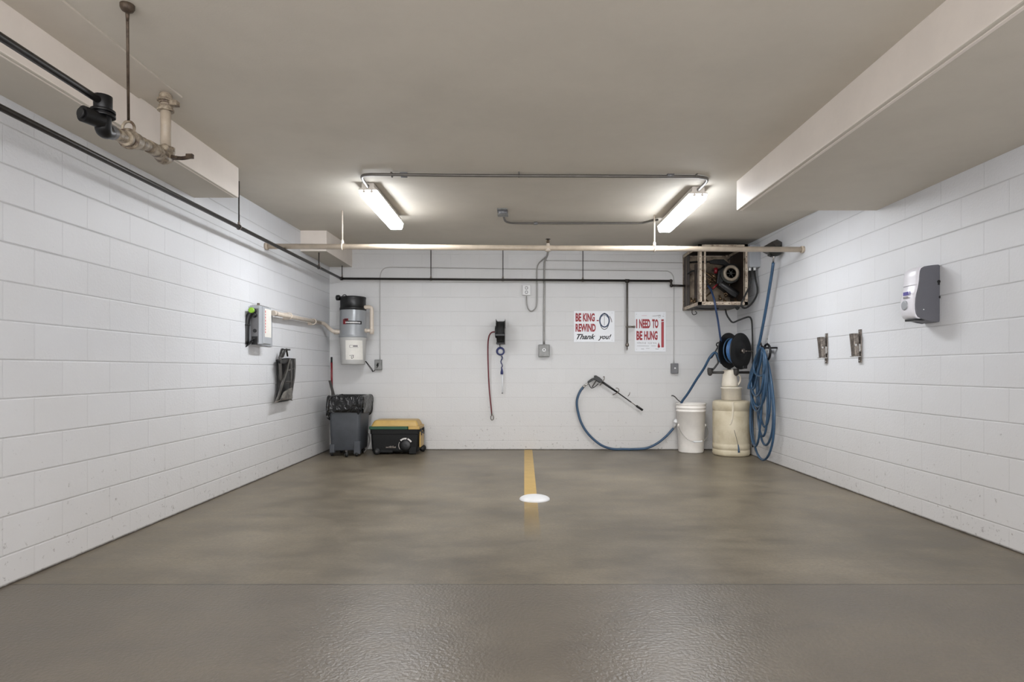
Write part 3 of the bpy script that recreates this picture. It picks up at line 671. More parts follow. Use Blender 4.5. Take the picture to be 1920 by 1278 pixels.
# ================================================================ SPRAY GUN AND HOSE
t = thing('spray_gun', 'black pressure washer gun and lance hanging diagonally on the back wall', 'spray gun', P(1118, 712, 8.40))
dg = 8.40
def gw(u, v, d=dg): return P(1000+u/6.4, 690+v/6.4, d)         # measured in the enlarged view of that stretch of wall
bm = BM(); poly = [(730,88),(755,85),(800,112),(832,145),(825,172),(790,175),(760,150),(735,138),(690,165),(660,180),(652,160),(700,125),(735,112)]
prism(bm, [gw(a,b,dg-0.03) for a,b in poly], (0,0.05,0)); obj('body', bm, M['black'], t, bevel=0.006)
bm = BM(); tube(bm, [gw(665,185), gw(685,225), gw(705,238), gw(740,222), gw(780,185)], 0.0055, 8, 4); obj('trigger_guard', bm, M['black'], t)
bm = BM(); tube(bm, [gw(755,150), gw(735,180), gw(705,225)], 0.008, 8, 4); obj('trigger', bm, M['oldgrey'], t)
bm = BM(); cyl(bm, gw(825,165), gw(1010,290), 0.0165, 0.013, 14); obj('lance_grip', bm, M['black'], t)
bm = BM(); cyl(bm, gw(1010,290), gw(1175,408), 0.0085, 0.0075, 10); obj('lance', bm, M['blackiron'], t)
bm = BM(); cyl(bm, gw(1170,404), gw(1240,455), 0.0055, 0.0055, 10); obj('lance_tube', bm, M['steelold'], t)
bm = BM(); cyl(bm, gw(1235,450), gw(1312,503), 0.0155, 0.0165, 14); obj('nozzle', bm, M['black'], t)
for i, (pts, lab) in enumerate((([(800,205),(835,160),(852,125),(850,98),(838,110)], 'curved steel wall hook holding the spray gun grip'), ([(955,318),(985,305),(1015,290),(1028,262),(1010,238),(990,240)], 'curved steel wall hook holding the spray gun lance'))):
    bm = BM(); a = gw(*pts[0], YB-0.005)
    tube(bm, [a] + [gw(p[0], p[1], dg-0.025+0.0*k) for k, p in enumerate(pts[1:])], 0.0055, 8, 4); tag(obj('wall_hook', bm, M['steelold']), lab, 'hook', 'hooks for the spray gun')
bm = BM(); tube(bm, [gw(1135,335,YB-0.004), gw(1150,318,8.43), gw(1160,288,8.42)], 0.004, 6, 3); tag(obj('wall_hook', bm, M['steelold']), 'small bare bent hook right of the spray gun lance', 'hook', 'hooks for the spray gun')
hd = 8.415
pts = [(600,224),(560,280),(530,360),(522,430),(535,520),(570,640),(630,750),(720,850),(830,930),(950,968),(1080,980),(1220,978),(1360,958),(1480,905),(1590,820),(1690,710)]
t = thing('blue_hose', 'blue hose arcing along the back wall from the spray gun to the bucket', 'hose', P(1150, 843, hd))
q = []
for a, b in pts:
    v = gw(a, b, hd); v.z = max(v.z, 0.0175); q.append(v)
bm = BM(); tube(bm, q, 0.0165, 12, 6); obj('hose', bm, M['blue'], t)
bm = BM(); cyl(bm, gw(605,218,hd), gw(660,178,dg), 0.009, 0.012, 12); cyl(bm, gw(598,228,hd), gw(618,205,hd), 0.019, 0.016, 12); obj('fitting', bm, M['chrome'], t)
bm = BM(); cyl(bm, gw(1688,712,hd), gw(1712,655,8.36), 0.02, 0.018, 12); a = gw(1715,640,8.34); bmesh.ops.create_uvsphere(bm, u_segments=14, v_segments=10, radius=0.036, matrix=Matrix.Translation(a)); obj('white_fitting', bm, M['white'], t, smooth=True)

# ================================================================ WALL VACUUM
cx, cy = (662-VX)*8.25/F, 8.25
def vz(py): return H+(VY-py)*8.25/F
t = thing('wall_vacuum', 'grey central vacuum canister with black lid hung on the back wall', 'vacuum', (cx, cy, vz(683)))
bm = BM(); lathe(bm, (cx,cy,0), [(0.10,vz(683)),(0.158,vz(683)),(0.163,vz(681)),(0.179,vz(636)),(0.183,vz(633))], 48); obj('dust_can', bm, M['vaclow'], t, label='paler tapered lower can')
bm = BM(); lathe(bm, (cx,cy,0), [(0.183,vz(633)),(0.187,vz(632.5)),(0.187,vz(630)),(0.181,vz(629)),(0.181,vz(628)),(0.174,vz(581)),(0.172,vz(580))], 48); obj('body', bm, M['vacgrey'], t)
bm = BM(); lathe(bm, (cx,cy,0), [(0.178,vz(582)),(0.178,vz(578)),(0.172,vz(577)),(0.172,vz(561)),(0.176,vz(560)),(0.174,vz(557)),(0.12,vz(556)),(0.05,vz(555.5))], 48); obj('lid', bm, M['black'], t)
bm = BM(); a = P(637, 558, 8.2); lathe(bm, a+Vector((-0.05,0,0)), [(0.028,0),(0.038,0.006),(0.038,0.045),(0.03,0.055)], 10, axis=(1,0,0)); cyl(bm, a, Vector((cx-0.15, cy, vz(562))), 0.016); obj('motor_plug', bm, M['black'], t)
bm = BM(); ring(bm, P(646, 556, 8.2), 0.028, 0.006, seg=18); obj('handle_loop', bm, M['black'], t)
def patch(px0, px1, py0, py1, r, nm, m, r2=None, n=10):
    bm = BM(); x0 = (px0-VX)*8.07/F; x1 = (px1-VX)*8.07/F; rows = []
    for zz, rad in ((H+(VY-py1)*8.08/F, r2 or r), (H+(VY-py0)*8.08/F, r)):
        rows.append([bm.verts.new((x0+(x1-x0)*k/n, cy-math.sqrt(max(1e-5, rad**2-(x0+(x1-x0)*k/n-cx)**2)), zz)) for k in range(n+1)])
    for k in range(n): bm.faces.new((rows[0][k], rows[0][k+1], rows[1][k+1], rows[1][k]))
    return obj(nm, bm, m, t, smooth=True)
patch(647.5, 676.5, 637.5, 674, 0.1835, 'paper_label', M['paper'], 0.1705)
patch(644, 675.5, 601, 607.3, 0.1825, 'badge', M['black'], 0.183)
patch(642.3, 648.5, 598, 607.5, 0.1832, 'badge_swirl', M['red'], 0.1836); patch(645, 653, 596.8, 600.8, 0.1830, 'badge_swirl', M['red'], 0.183)
patch(645, 651, 598.3, 600.2, 0.1840, 'badge_swirl', M['black'], 0.184)
x = 647.5
while x < 673:
    w = rr.uniform(0.9, 1.5); patch(x, x+w, 602.6+rr.uniform(0,0.5), 605.6, 0.1845, 'badge_print', M['white'], 0.185, 1); x += w+0.55
for (a,b,c,e) in ((655.5,661,646.5,647.2),(655.2,656,647,651.2),(656,670.5,650.8,651.4),(661.5,669.5,646.8,650)):
    patch(a,b,c,e,0.1822,'label_print',M['signgrey'],0.182,2)
for (a,b,c,e) in ((655.3,657,665.6,666.6),(658.4,659.2,666.5,671.5),(658.6,661,671.2,672),(661.2,662.2,666,671),(658,663,665.4,666)):
    patch(a,b,c,e,0.1765,'label_print',M['blackr'],0.176,2)
bm = BM()
dv = 8.22
tube(bm, [P(683,576,dv), P(691,575.5,dv), P(695.5,577,dv), P(697,582,dv), P(697,600,dv), P(697,621,dv)], 0.027, 14, 5); tube(bm, [P(684,619.5,dv), P(697,619.5,dv)], 0.025, 14); cyl(bm, P(697,617,dv), P(697,626,dv), 0.031, seg=16); cyl(bm, P(684,619.5,dv), P(688,619.5,dv), 0.029, seg=16)
obj('side_pipe', bm, M['pvc'], t, label='cream bypass pipe on its right side')
bm = BM(); tube(bm, [P(686,677,8.2), P(690,682,8.3), P(697,691,8.4), P(700,696,8.43), P(704,692,8.42), P(709,686,8.40)], 0.005, 8, 5); tube(bm, [P(685,677,8.2), P(692,687,8.38), P(699,697,8.43)], 0.004, 8, 4)
obj('power_cord', bm, M['blackr'], t)
# vacuum pipe on left wall
z0 = H+0.61
t = thing('vacuum_pipe', 'cream pipe along the left wall joining the vacuum to the hose box', 'pipe', (-2.62, 7.2, z0))
bm = BM(); tube(bm, [(-2.60,6.33,z0-0.008),(-2.61,7.0,z0),(-2.615,7.9,z0+0.012)], 0.0245, 14)
tube(bm, [(-2.615,7.85,z0+0.012),(-2.61,8.02,z0+0.008),(-2.575,8.13,z0-0.045),(-2.535,8.17,z0-0.082),(-2.47,8.18,z0-0.09),(cx-0.17,8.19,z0-0.09)], 0.0245, 14, 5); obj('pipe', bm, M['pvc'], t)
bm = BM(); tube(bm, [(-2.60,6.33,z0-0.008),(-2.60,6.39,z0-0.007)], 0.030, 16); tube(bm, [(cx-0.24,8.185,z0-0.09),(cx-0.175,8.19,z0-0.09)], 0.033, 16); obj('collar', bm, M['pvc'], t)
for y in (6.8, 7.6):
    bm = BM(); ring(bm, (-2.612,y,z0+0.004), 0.034, 0.006, axis=(0,1,0)); box(bm, XL+0.001, -2.63, y-0.012, y+0.012, z0-0.04, z0+0.04); obj('pipe_clip', bm, M['pvc'], t)

# ================================================================ LEFT WALL HOSE BOX
t = thing('vacuum_hose_box', 'grey metal box on the left wall with a red and white notice sheet', 'control box', (-2.62, 6.05, H+0.26))
X1 = -2.569; ya, yb = 5.93, 6.19; zb, zt = H+0.258, H+0.640
bm = BM(); box(bm, XL+0.012, X1+0.0, ya, yb, zb, zt); obj('cabinet', bm, M['greybox'], t, bevel=0.004)
bm = BM(); box(bm, XL+0.001, XL+0.014, ya, 6.47, zb-0.005, zt-0.01); obj('back_plate', bm, M['greybox'], t, bevel=0.002)
bm = BM(); box(bm, X1+0.0005, X1+0.007, ya+0.06, yb-0.003, zb+0.008, zt-0.004); obj('door', bm, M['greybox'], t, bevel=0.002)
bm = BM(); box(bm, X1-0.07, X1-0.05, ya+0.1, ya+0.12, zt, zt+0.035); box(bm, XL+0.02, X1-0.01, ya+0.02, yb-0.02, zt, zt+0.006); obj('top_bracket', bm, M['steelold'], t)
bm = BM(); xs_ = X1+0.009; box(bm, X1+0.0075, xs_, ya+0.10, yb-0.005, zb+0.075, zt-0.02); obj('notice_sheet', bm, M['paper'], t)
y = zt-0.04; k = 0
while y > zb+0.105:
    h = rr.uniform(0.014, 0.024); bm = BM(); box(bm, xs_+0.0002, xs_+0.0008, ya+0.106, ya+0.122, y-h, y); obj('red_print', bm, M['signpink'], t); y -= h+0.010
bm = BM(); box(bm, X1-0.085, X1-0.012, ya-0.004, ya+0.001, zb+0.02, zt-0.03); obj('side_panel', bm, M['greydk'], t)
bm = BM(); box(bm, X1-0.075, X1-0.02, ya-0.012, ya-0.003, zb-0.005, zb+0.075); cyl(bm, (X1-0.045,ya-0.004,zb+0.13),(X1-0.045,ya-0.012,zb+0.13),0.018); obj('port', bm, M['black'], t)
bm = BM(); cyl(bm, (X1-0.06,ya-0.05,zt-0.06),(X1-0.06,ya,zt-0.06),0.03, seg=16); cyl(bm, (X1-0.045,ya-0.05,zt-0.10),(X1-0.045,ya,zt-0.10),0.022, seg=16); obj('black_socket', bm, M['black'], t)
bm = BM(); lathe(bm, (X1-0.052,ya-0.055,zt-0.055), [(0.02,0),(0.028,0.004),(0.028,0.02),(0.02,0.024)], 14, axis=(0,-1,0)); obj('lime_plug', bm, M['lime'], t, label='lime green plug')
bm = BM(); yy = ya-0.04
def hb(px, py, o=0): return P(px, py, yy+o)
tube(bm, [hb(474,583), hb(466,588), hb(459,602), hb(455,622), hb(453.5,645), hb(455,652), hb(460,650), hb(470,640), hb(476,634)], 0.008, 8, 6)
tube(bm, [hb(473,582,-.02), hb(463,590,-.02), hb(456,605,-.02), hb(450.5,630,-.02), hb(449,646,-.02), hb(452,652,-.02), hb(459,651,-.02), hb(468,644,-.02), hb(474,640,-.02)], 0.006, 8, 6); obj('cable', bm, M['blackr'], t)
bm = BM(); tube(bm, [hb(472,585,-.01), hb(466,594,-.01), hb(463,610,-.01), hb(462,645,-.01)], 0.024, 12, 5); ring(bm, hb(463,609,-.01), 0.028, 0.005, axis=(0,0,1)); obj('hose_handle', bm, M['black'], t)

# ================================================================ FOLDED MAT RACK, LEFT WALL
def fm(u, v, X=-2.62): return PX(430+u/6.086, 560+v/6.086, X)
t = thing('folded_frame', 'crumpled black vinyl and metal frame hung on the left wall below the grey box', 'frame', fm(630, 900, XL+0.01))
bm = BM(); poly = [(530,695),(590,680),(660,675),(745,680),(748,780),(738,900),(715,1040),(700,1150),(640,1165),(525,1185),(535,1080),(548,950),(538,820)]
prism(bm, [fm(a,b,-2.655) for a,b in poly], (0.012,0,0)); obj('backing_panel', bm, M['black'], t)
bm = BM(); loft(bm, [[fm(a-16,b,X), fm(a,b,X+0.03), fm(a+16,b,X), fm(a,b,X-0.02)] for a,b,X in ((688,682,-2.61),(650,830,-2.58),(600,980,-2.57),(565,1100,-2.59),(540,1168,-2.61))], smooth=False); obj('diagonal_fold', bm, M['matlight'], t, label='grey diagonal folded edge')
bm = BM(); tube(bm, [fm(578,660,-2.60), fm(580,800,-2.60), fm(590,950,-2.60)], 0.018, 10, 4); tube(bm, [fm(742,685,-2.6), fm(746,780,-2.59), fm(738,900,-2.58), fm(712,1050,-2.6)], 0.010, 10, 4); tube(bm, [fm(640,947,-2.6), fm(715,940,-2.6)], 0.012, 10); tube(bm, [fm(665,820,-2.6), fm(740,790,-2.6)], 0.012, 10); tube(bm, [fm(700,700,-2.6), fm(705,900,-2.59), fm(700,1040,-2.6)], 0.014, 8, 4); obj('rails', bm, M['oldgrey'], t)
bm = BM(); prism(bm, [fm(a,b,-2.60) for a,b in ((615,1060),(700,1010),(705,1140),(560,1165))], (0.02,0.0,0)); obj('lower_flap', bm, M['matlight'], t, bevel=0.006)
bm = BM(); tube(bm, [fm(525,1180,-2.59), fm(600,1150,-2.585), fm(660,1140,-2.585), fm(715,1155,-2.6)], 0.007, 8, 3); obj('bottom_edge', bm, M['steelold'], t)
bm = BM(); tube(bm, [fm(590,665,-2.62), fm(600,620,-2.61), fm(612,580,-2.61)], 0.024, 12, 3); tube(bm, [fm(612,660,-2.62), fm(640,580,-2.61), fm(650,570,-2.61), fm(665,655,-2.61)], 0.010, 10, 0); box_c = fm(645,580,XL+0.03); cyl(bm, Vector((XL+0.001, box_c.y, box_c.z)), Vector((-2.6, box_c.y, box_c.z)), 0.01); obj('hanging_hook', bm, M['matgrey'], t)
bm = BM(); prism(bm, [fm(a,b,-2.605) for a,b in ((545,700),(680,680),(640,750),(560,735))], (0.02,0,0)); obj('top_flap', bm, M['black'], t, bevel=0.006)

# ================================================================ BIN
t = thing('trash_can', 'grey wheeled plastic trash can with a black liner folded over its rim', 'trash can', (-2.27, 8.05, 0))
bx0, bx1, by0, by1 = -2.49, -2.06, 7.80, 8.29
bm = BM(); loops = []
for z, ins in ((0.075,0.03),(0.09,0.022),(0.45,0.008),(0.72,0.0),(0.76,-0.01),(0.775,-0.012)):
    loops.append([(x,y,z) for x,y in rrect(bx0+ins, bx1-ins, by0+ins, by1-ins, 0.05)])
for z, ins in ((0.775,0.012),(0.5,0.02)):
    loops.append([(x,y,z) for x,y in rrect(bx0+ins, bx1-ins, by0+ins, by1-ins, 0.05)])
loft(bm, loops, cap=True); obj('body', bm, M['bin'], t)
bm = BM()
box(bm, bx0+0.015, bx0+0.08, by0+0.008, by0+0.09, 0.045, 0.16); obj('caster_housing', bm, M['bin'], t, bevel=0.012)
bm = BM(); box(bm, bx1-0.10, bx1-0.015, by0+0.006, by0+0.09, 0.03, 0.20); obj('caster_housing', bm, M['bin'], t, bevel=0.012)
for (wx, wy) in ((-2.455, 7.86), (-2.235, 7.76), (-2.12, 7.83), (-2.13, 8.2), (-2.43, 8.2)):
    bm = BM(); lathe(bm, (wx-0.018, wy, 0.034), [(0.012,0),(0.034,0.003),(0.034,0.033),(0.012,0.036)], 20, axis=(1,0.2,0)); c_ = obj('caster', bm, M['blackr'], t)
    bm = BM(); cyl(bm, (wx-0.02, wy-0.001, 0.034),(wx-0.024, wy-0.005, 0.034), 0.016, seg=12); box(bm, wx-0.012, wx+0.012, wy-0.01, wy+0.03, 0.05, 0.09); obj('hub', bm, M['oldgrey'], c_)
bm = BM(); N_ = 96; loops = []
def bagloop(z, out, amp, ph, flare=0):
    base = rrect(bx0-out, bx1+out, by0-out, by1+out, 0.06, 23); n = len(base); L = []
    cxx, cyy = (bx0+bx1)/2, (by0+by1)/2
    for k, (x, y) in enumerate(base):
        a = 2*PI*k/n
        w = amp*(math.sin(9*a+ph)*0.5+math.sin(17*a+2.1*ph)*0.35+math.sin(5*a-ph)*0.5)
        dx, dy = x-cxx, y-cyy; l = math.hypot(dx, dy)
        fl = flare*max(0, math.cos(a-0.35))**6
        k2 = min(1, max(0, (0.79-z)/0.25))            # the lower hem hangs unevenly
        drop = k2*(0.035*math.sin(2*a+0.6) + 0.018*math.sin(5*a+1.0) - 0.05*max(0, math.cos(a+0.25))**2)
        tuck = -0.02*k2*max(0, math.sin(7*a+0.8+z*9))
        L.append((x+dx/l*(w+fl+tuck), y+dy/l*(w+fl*0.3+tuck), z - drop + amp*1.3*math.sin(4*a+ph*1.3)+amp*math.sin(11*a)*0.5))
    return L
for z, out, amp, ph, flr in ((0.70,-0.03,0.002,0,0),(0.785,-0.02,0.002,0.1,0),(0.797,-0.002,0.003,0.2,0),(0.79,0.018,0.004,0.3,0.015),(0.765,0.026,0.007,0.5,0.03),(0.71,0.030,0.011,0.8,0.03),(0.65,0.032,0.014,1.2,0.015),(0.59,0.028,0.015,1.7,0.01),(0.545,0.022,0.014,2.2,0),(0.535,0.012,0.012,2.3,0)):
    loops.append(bagloop(z, out, amp, ph, flr))
loft(bm, loops, cap=False); o = obj('bin_liner', bm, M['bag'], t); s = o.modifiers.new('sub','SUBSURF'); s.levels = 1; s.render_levels = 1
# rod-like tool behind the can
t = thing('long_handled_tool', 'red and black handle standing in the back left corner behind the trash can', 'tool', (-2.6, 8.33, 0))
tp = P(618.8, 669, 8.32)
tp.x = -2.605
bm = BM(); cyl(bm, tp+Vector((0,0,-0.075)), tp, 0.014, 0.013); obj('grip', bm, M['black'], t)
bm = BM(); cyl(bm, tp+Vector((0.004,0.0,-0.44)), tp+Vector((0,0,-0.075)), 0.0135); obj('red_shaft', bm, M['red'], t)
bm = BM(); cyl(bm, Vector((-2.58,8.38,0.0)), tp+Vector((0.004,0,-0.43)), 0.012); obj('lower_shaft', bm, M['oldgrey'], t)
t = thing('dustpan_handle', 'dark slanted handle leaning behind the trash can beside the red one', 'tool', (-2.54, 8.38, 0))
bm = BM(); a = P(615.5, 713, 8.27); a.x = -2.635; prism(bm, [a, a+Vector((0.034,0,0)), Vector((-2.515,8.34,0.6)), Vector((-2.56,8.34,0.6))], (0,0.02,0)); obj('handle', bm, M['oldgrey'], t, bevel=0.004)
bm = BM(); prism(bm, [Vector((-2.56,8.34,0.6)), Vector((-2.515,8.34,0.6)), Vector((-2.42,8.40,0.0)), Vector((-2.62,8.40,0.0))], (0,0.03,0)); obj('pan', bm, M['black'], t, bevel=0.004)

# ================================================================ COOLER
cx0, cx1, cy0, cy1 = -1.985, -1.34, 7.99, 8.37
t = thing('rolling_cooler', 'wheeled black cooler with yellow lid and green rim beside the trash can', 'cooler', ((cx0+cx1)/2, (cy0+cy1)/2, 0))
bm = BM(); loops = []
for z, ins in ((0.03,0.03),(0.05,0.016),(0.2,0.006),(0.27,0.004),(0.275,-0.004),(0.335,-0.006)):
    loops.append([(x,y,z) for x,y in rrect(cx0+ins, cx1-ins, cy0+ins, cy1-ins, 0.03)])
loft(bm, loops, smooth=False); obj('body', bm, M['coolerb'], t)
bm = BM(); e = 0.016
loft(bm, [[(x,y,z) for x,y in rrect(cx0-e, cx1-0.14, cy0-e, cy1-0.0, 0.02)] for z in (0.338,0.376)], smooth=False); obj('green_rim', bm, M['green'], t, bevel=0.003, label='dark green rim band')
bm = BM(); loft(bm, [[(x,y,z) for x,y in rrect(cx1-0.139, cx1+e, cy0-e, cy1, 0.02)] for z in (0.338,0.376)], smooth=False); obj('yellow_rim', bm, M['yellow'], t, bevel=0.003)
bm = BM(); loops = []
for z, ins in ((0.377,0.008),(0.39,0.010),(0.43,0.028),(0.447,0.040),(0.455,0.055)):
    loops.append([(x,y,z) for x,y in rrect(cx0+ins, cx1-ins, cy0+ins, cy1-ins, 0.03)])
loft(bm, loops, smooth=False); obj('lid', bm, M['yellow'], t, label='domed yellow lid')
bm = BM(); box(bm, cx0+0.30, cx0+0.305, cy0+0.06, cy1-0.06, 0.4545, 0.4562, Matrix.Translation((0,0,0))); obj('lid_hinge_line', bm, M['brass'], t)
bm = BM(); prism(bm, [(cx1-0.001,y,z) for y,z in ((cy0+0.06,0.09),(cy1-0.07,0.09),(cy1-0.04,0.16),(cy1-0.04,0.30),(cy0+0.06,0.30))], (0.02,0,0)); obj('end_panel', bm, M['yellow'], t, bevel=0.006)
bm = BM(); 
for y in (cy0+0.08, cy1-0.10): box(bm, cx1+0.005, cx1+0.03, y, y+0.03, 0.25, 0.34)
tube(bm, [(cx1+0.022,cy0+0.09,0.30),(cx1+0.03,cy0+0.15,0.28),(cx1+0.03,cy1-0.13,0.28),(cx1+0.022,cy1-0.09,0.30)], 0.01, 8, 4); obj('carry_handle', bm, M['black'], t, bevel=0.004)
def cf(px, py): q = P(px, py, cy0-0.002); return q.x, q.z
dx, dz = cf(760.2, 834.5)
bm = BM(); lathe(bm, (dx, cy0+0.004, dz), [(0.074,0),(0.074,0.012),(0.06,0.02),(0.02,0.022)], 36, axis=(0,-1,0)); obj('speaker_dial', bm, M['black'], t)
bm = BM()
def arc(bm, a0, a1, r0, r1, y):
    n = 14; vs = []
    for k in range(n+1):
        a = math.radians(a0+(a1-a0)*k/n); vs.append((bm.verts.new((dx+r0*math.cos(a), y, dz+r0*math.sin(a))), bm.verts.new((dx+r1*math.cos(a), y, dz+r1*math.sin(a)))))
    for k in range(n): bm.faces.new((vs[k][0], vs[k+1][0], vs[k+1][1], vs[k][1]))
arc(bm, 30, 72, 0.079, 0.100, cy0-0.007); arc(bm, 80, 135, 0.079, 0.100, cy0-0.007); arc(bm, 150, 215, 0.086, 0.092, cy0-0.007)
obj('dial_print', bm, M['chrome'], t)
bm = BM(); 
for i in range(9):
    x, z = cf(723.5+i*2.1, 839.5); hh = (0.026 if 2 < i < 7 else 0.018)*rr.uniform(0.8,1.1); box(bm, x, x+0.011, cy0-0.003, cy0+0.004, z, z+hh)
obj('logo_print', bm, M['steelold'], t)
bm = BM(); x, z = cf(737, 810); cyl(bm, (x,cy0+0.004,z),(x,cy0-0.004,z),0.008); obj('latch_button', bm, M['signgrey'], t)
bm = BM(); x, z = cf(771, 837); box(bm, cx0+0.1, cx0+0.30, cy0-0.004, cy0+0.01, 0.025, 0.06); box(bm, cx1-0.13, cx1-0.03, cy0-0.006, cy0+0.02, 0.01, 0.10); obj('foot', bm, M['coolerb'], t, bevel=0.01)
for wx, wy in ((cx0+0.09, cy0-0.012), (cx0+0.09, cy1-0.03), (cx1+0.0, cy1-0.05)):
    bm = BM(); lathe(bm, (wx, wy+0.03, 0.046), [(0.02,0),(0.046,0.002),(0.046,0.034),(0.02,0.04)], 24, axis=(0,-1,0)); w_ = obj('wheel', bm, M['blackr'], t)
    bm = BM(); cyl(bm, (wx, wy-0.012, 0.046), (wx, wy-0.014, 0.046), 0.016, seg=14); obj('hub', bm, M['oldgrey'], w_)
bm = BM(); q = [P(691,812,7.97), P(693,822,7.96), P(691.5,832,7.93), P(687,842,7.9), P(682,848,7.86)]
for v in q: v.z = max(v.z, 0.012)
tube(bm, q, 0.009, 8, 5); tag(obj('grey_strap', bm, M['oldgrey']), 'grey cord drooping to the floor between the trash can and the cooler', 'cord')

# ================================================================ MACHINE FRAME, BACK RIGHT
fx0, fx1, fy0, fy1, fz0, fz1 = 2.316, 2.95, 7.71, 8.465, H+0.838, H+1.62
t = thing('pressure_washer', 'grimy open steel cabinet with pump and motor high in the back right corner', 'machine', ((fx0+fx1)/2, (fy0+fy1)/2, fz0))
bm = BM(); a_ = 0.042
for x, y in ((fx0,fy0),(fx1-a_,fy0),(fx0,fy1-a_),(fx1-a_,fy1-a_)): box(bm, x, x+0.005+(a_-0.005), y, y+0.006, fz0, fz1); box(bm, x, x+0.006, y, y+a_, fz0, fz1)
for z in (fz0, fz1-a_):
    for y in (fy0, fy1-0.006): box(bm, fx0, fx1, y, y+0.006, z, z+a_)
    for x in (fx0, fx1-0.006): box(bm, x, x+0.006, fy0, fy1, z, z+a_)
box(bm, fx0+0.075, fx0+0.095, fy0+0.01, fy0+0.03, fz0, fz1)
obj('steel_frame', bm, M['cabframe'], t)
bm = BM()
for k in range(9):
    z = fz0+0.06+k*0.08
    cyl(bm, (fx0+0.02,fy0+0.0,z),(fx0+0.02,fy0-0.003,z),0.006,seg=8); cyl(bm, (fx1-0.02,fy0,z),(fx1-0.02,fy0-0.003,z),0.006,seg=8)
for k in range(7): cyl(bm, (fx0+0.07+k*0.08,fy0,fz0+0.02),(fx0+0.07+k*0.08,fy0-0.003,fz0+0.02),0.006,seg=8)
obj('bolts', bm, M['rustd'], t)
bm = BM(); box(bm, fx0+0.006, fx1-0.006, fy0+0.006, fy1-0.006, fz0+0.004, fz0+0.012); obj('floor_pan', bm, M['cabdark'], t)
bm = BM(); box(bm, fx0+0.006, fx1-0.006, fy1-0.16, fy1-0.15, fz0+0.012, fz1-0.05); obj('back_panel', bm, M['cabback'], t)
bm = BM(); box(bm, fx1-0.02, fx1-0.01, fy0+0.05, fy1-0.01, fz0+0.012, fz1-0.05); obj('side_panel', bm, M['cabdark'], t)
bm = BM(); box(bm, fx0, fx1, fy0, fy1, fz1-0.006, fz1); obj('top_panel', bm, M['cabdark'], t)
bm = BM(); box(bm, fx0+0.008, fx0+0.014, fy0+0.45, fy1-0.01, fz0+0.04, fz1-0.05); box(bm, fx0+0.05, fx0+0.10, fy0+0.30, fy0+0.36, fz0+0.04, fz1-0.2); obj('inner_bracket', bm, M['cabdark'], t)
def cp(u, v, d): return P(1260+u/7.1, 440+v/7.1, d)
mc = cp(800, 505, 7.85)
bm = BM(); lathe(bm, mc+Vector((0,0.36,0)), [(0.06,0),(0.115,0.01),(0.12,0.03),(0.12,0.26),(0.128,0.28),(0.128,0.30)], 30, axis=(0,-1,0))
for k in range(14):
    a = 2*PI*k/14; v = Vector((math.cos(a)*0.123,0,math.sin(a)*0.123)); cyl(bm, mc+v+Vector((0,0.10,0)), mc+v+Vector((0,0.32,0)), 0.006, seg=6)
obj('motor', bm, M['motor'], t)
bm = BM(); ring(bm, mc+Vector((0,0.035,0)), 0.086, 0.022, seg=36, s2=10); obj('fan_cowl', bm, M['motorring'], t, label='pale round motor fan cowl')
bm = BM(); lathe(bm, mc+Vector((0,0.07,0)), [(0.075,0),(0.075,0.01)], 24, axis=(0,-1,0))
obj('fan_opening', bm, M['black'], t)
bm = BM()
for k in range(6):
    a = 2*PI*k/6; cyl(bm, mc+Vector((0,0.045,0)), mc+Vector((math.cos(a)*0.07,0.045,math.sin(a)*0.07)), 0.005, seg=6)
cyl(bm, mc+Vector((0,0.055,0)), mc+Vector((0,0.035,0)), 0.018); obj('fan_spokes', bm, M['motor'], t)
bm = BM(); prism(bm, [cp(a,b,7.88) for a,b in ((500,350),(560,325),(690,325),(760,380),(850,390),(880,430),(690,420),(640,540),(700,640),(880,760),(860,830),(760,790),(600,640),(620,480),(690,400),(520,380))], (0,0.05,0)); obj('belt_guard', bm, M['blackiron'], t, bevel=0.006)
bm = BM(); prism(bm, [cp(a,b,7.86) for a,b in ((640,625),(880,780),(850,835),(800,810),(620,670))], (0,0.12,0)); cyl(bm, cp(650,650,7.9), cp(870,800,7.9), 0.045, seg=16); obj('pump_head', bm, M['black'], t, bevel=0.006)
bm = BM(); cyl(bm, cp(585,515,8.0), cp(585,440,8.0), 0.026, 0.024, 14); cyl(bm, cp(600,660,7.9), cp(540,720,7.9), 0.012); obj('red_bottle', bm, M['red'], t, label='dull red bottle')
bm = BM(); rp = random.Random(5)
for (u, v) in ((430,560),(480,520),(520,600),(560,560),(450,640),(500,660),(575,610),(545,540),(470,700),(420,600),(600,580)):
    c = cp(u, v, 7.95+rp.uniform(-0.05,0.08)); ax = (rp.uniform(-1,1), rp.uniform(-0.4,0.4), rp.uniform(-1,1))
    lathe(bm, c, [(0.008,-0.035),(0.018,-0.028),(0.018,0.01),(0.012,0.014),(0.012,0.04)], 8, axis=ax)
for a, b, c, e in ((400,470,640,640),(430,690,560,560),(440,560,600,660),(420,850,520,760)): cyl(bm, cp(a,b,7.93), cp(c,e,7.96), 0.010, seg=8)
obj('valve_cluster', bm, M['brass'], t)
bm = BM(); tube(bm, [cp(430,260,7.9), cp(450,350,7.92), cp(440,450,7.95), cp(470,540,7.95)], 0.013, 8, 5); obj('inner_hose', bm, M['blackr'], t)
bm = BM(); tube(bm, [cp(200,370,8.3), cp(330,360,8.2), cp(470,360,8.0), cp(560,340,7.95)], 0.013, 8, 5); obj('inner_hose', bm, M['blackr'], t)
bm = BM(); tube(bm, [cp(440,600,7.9), cp(480,660,7.88), cp(540,720,7.9), cp(600,650,7.9)], 0.01, 8, 5); obj('inner_hose', bm, M['blackr'], t)
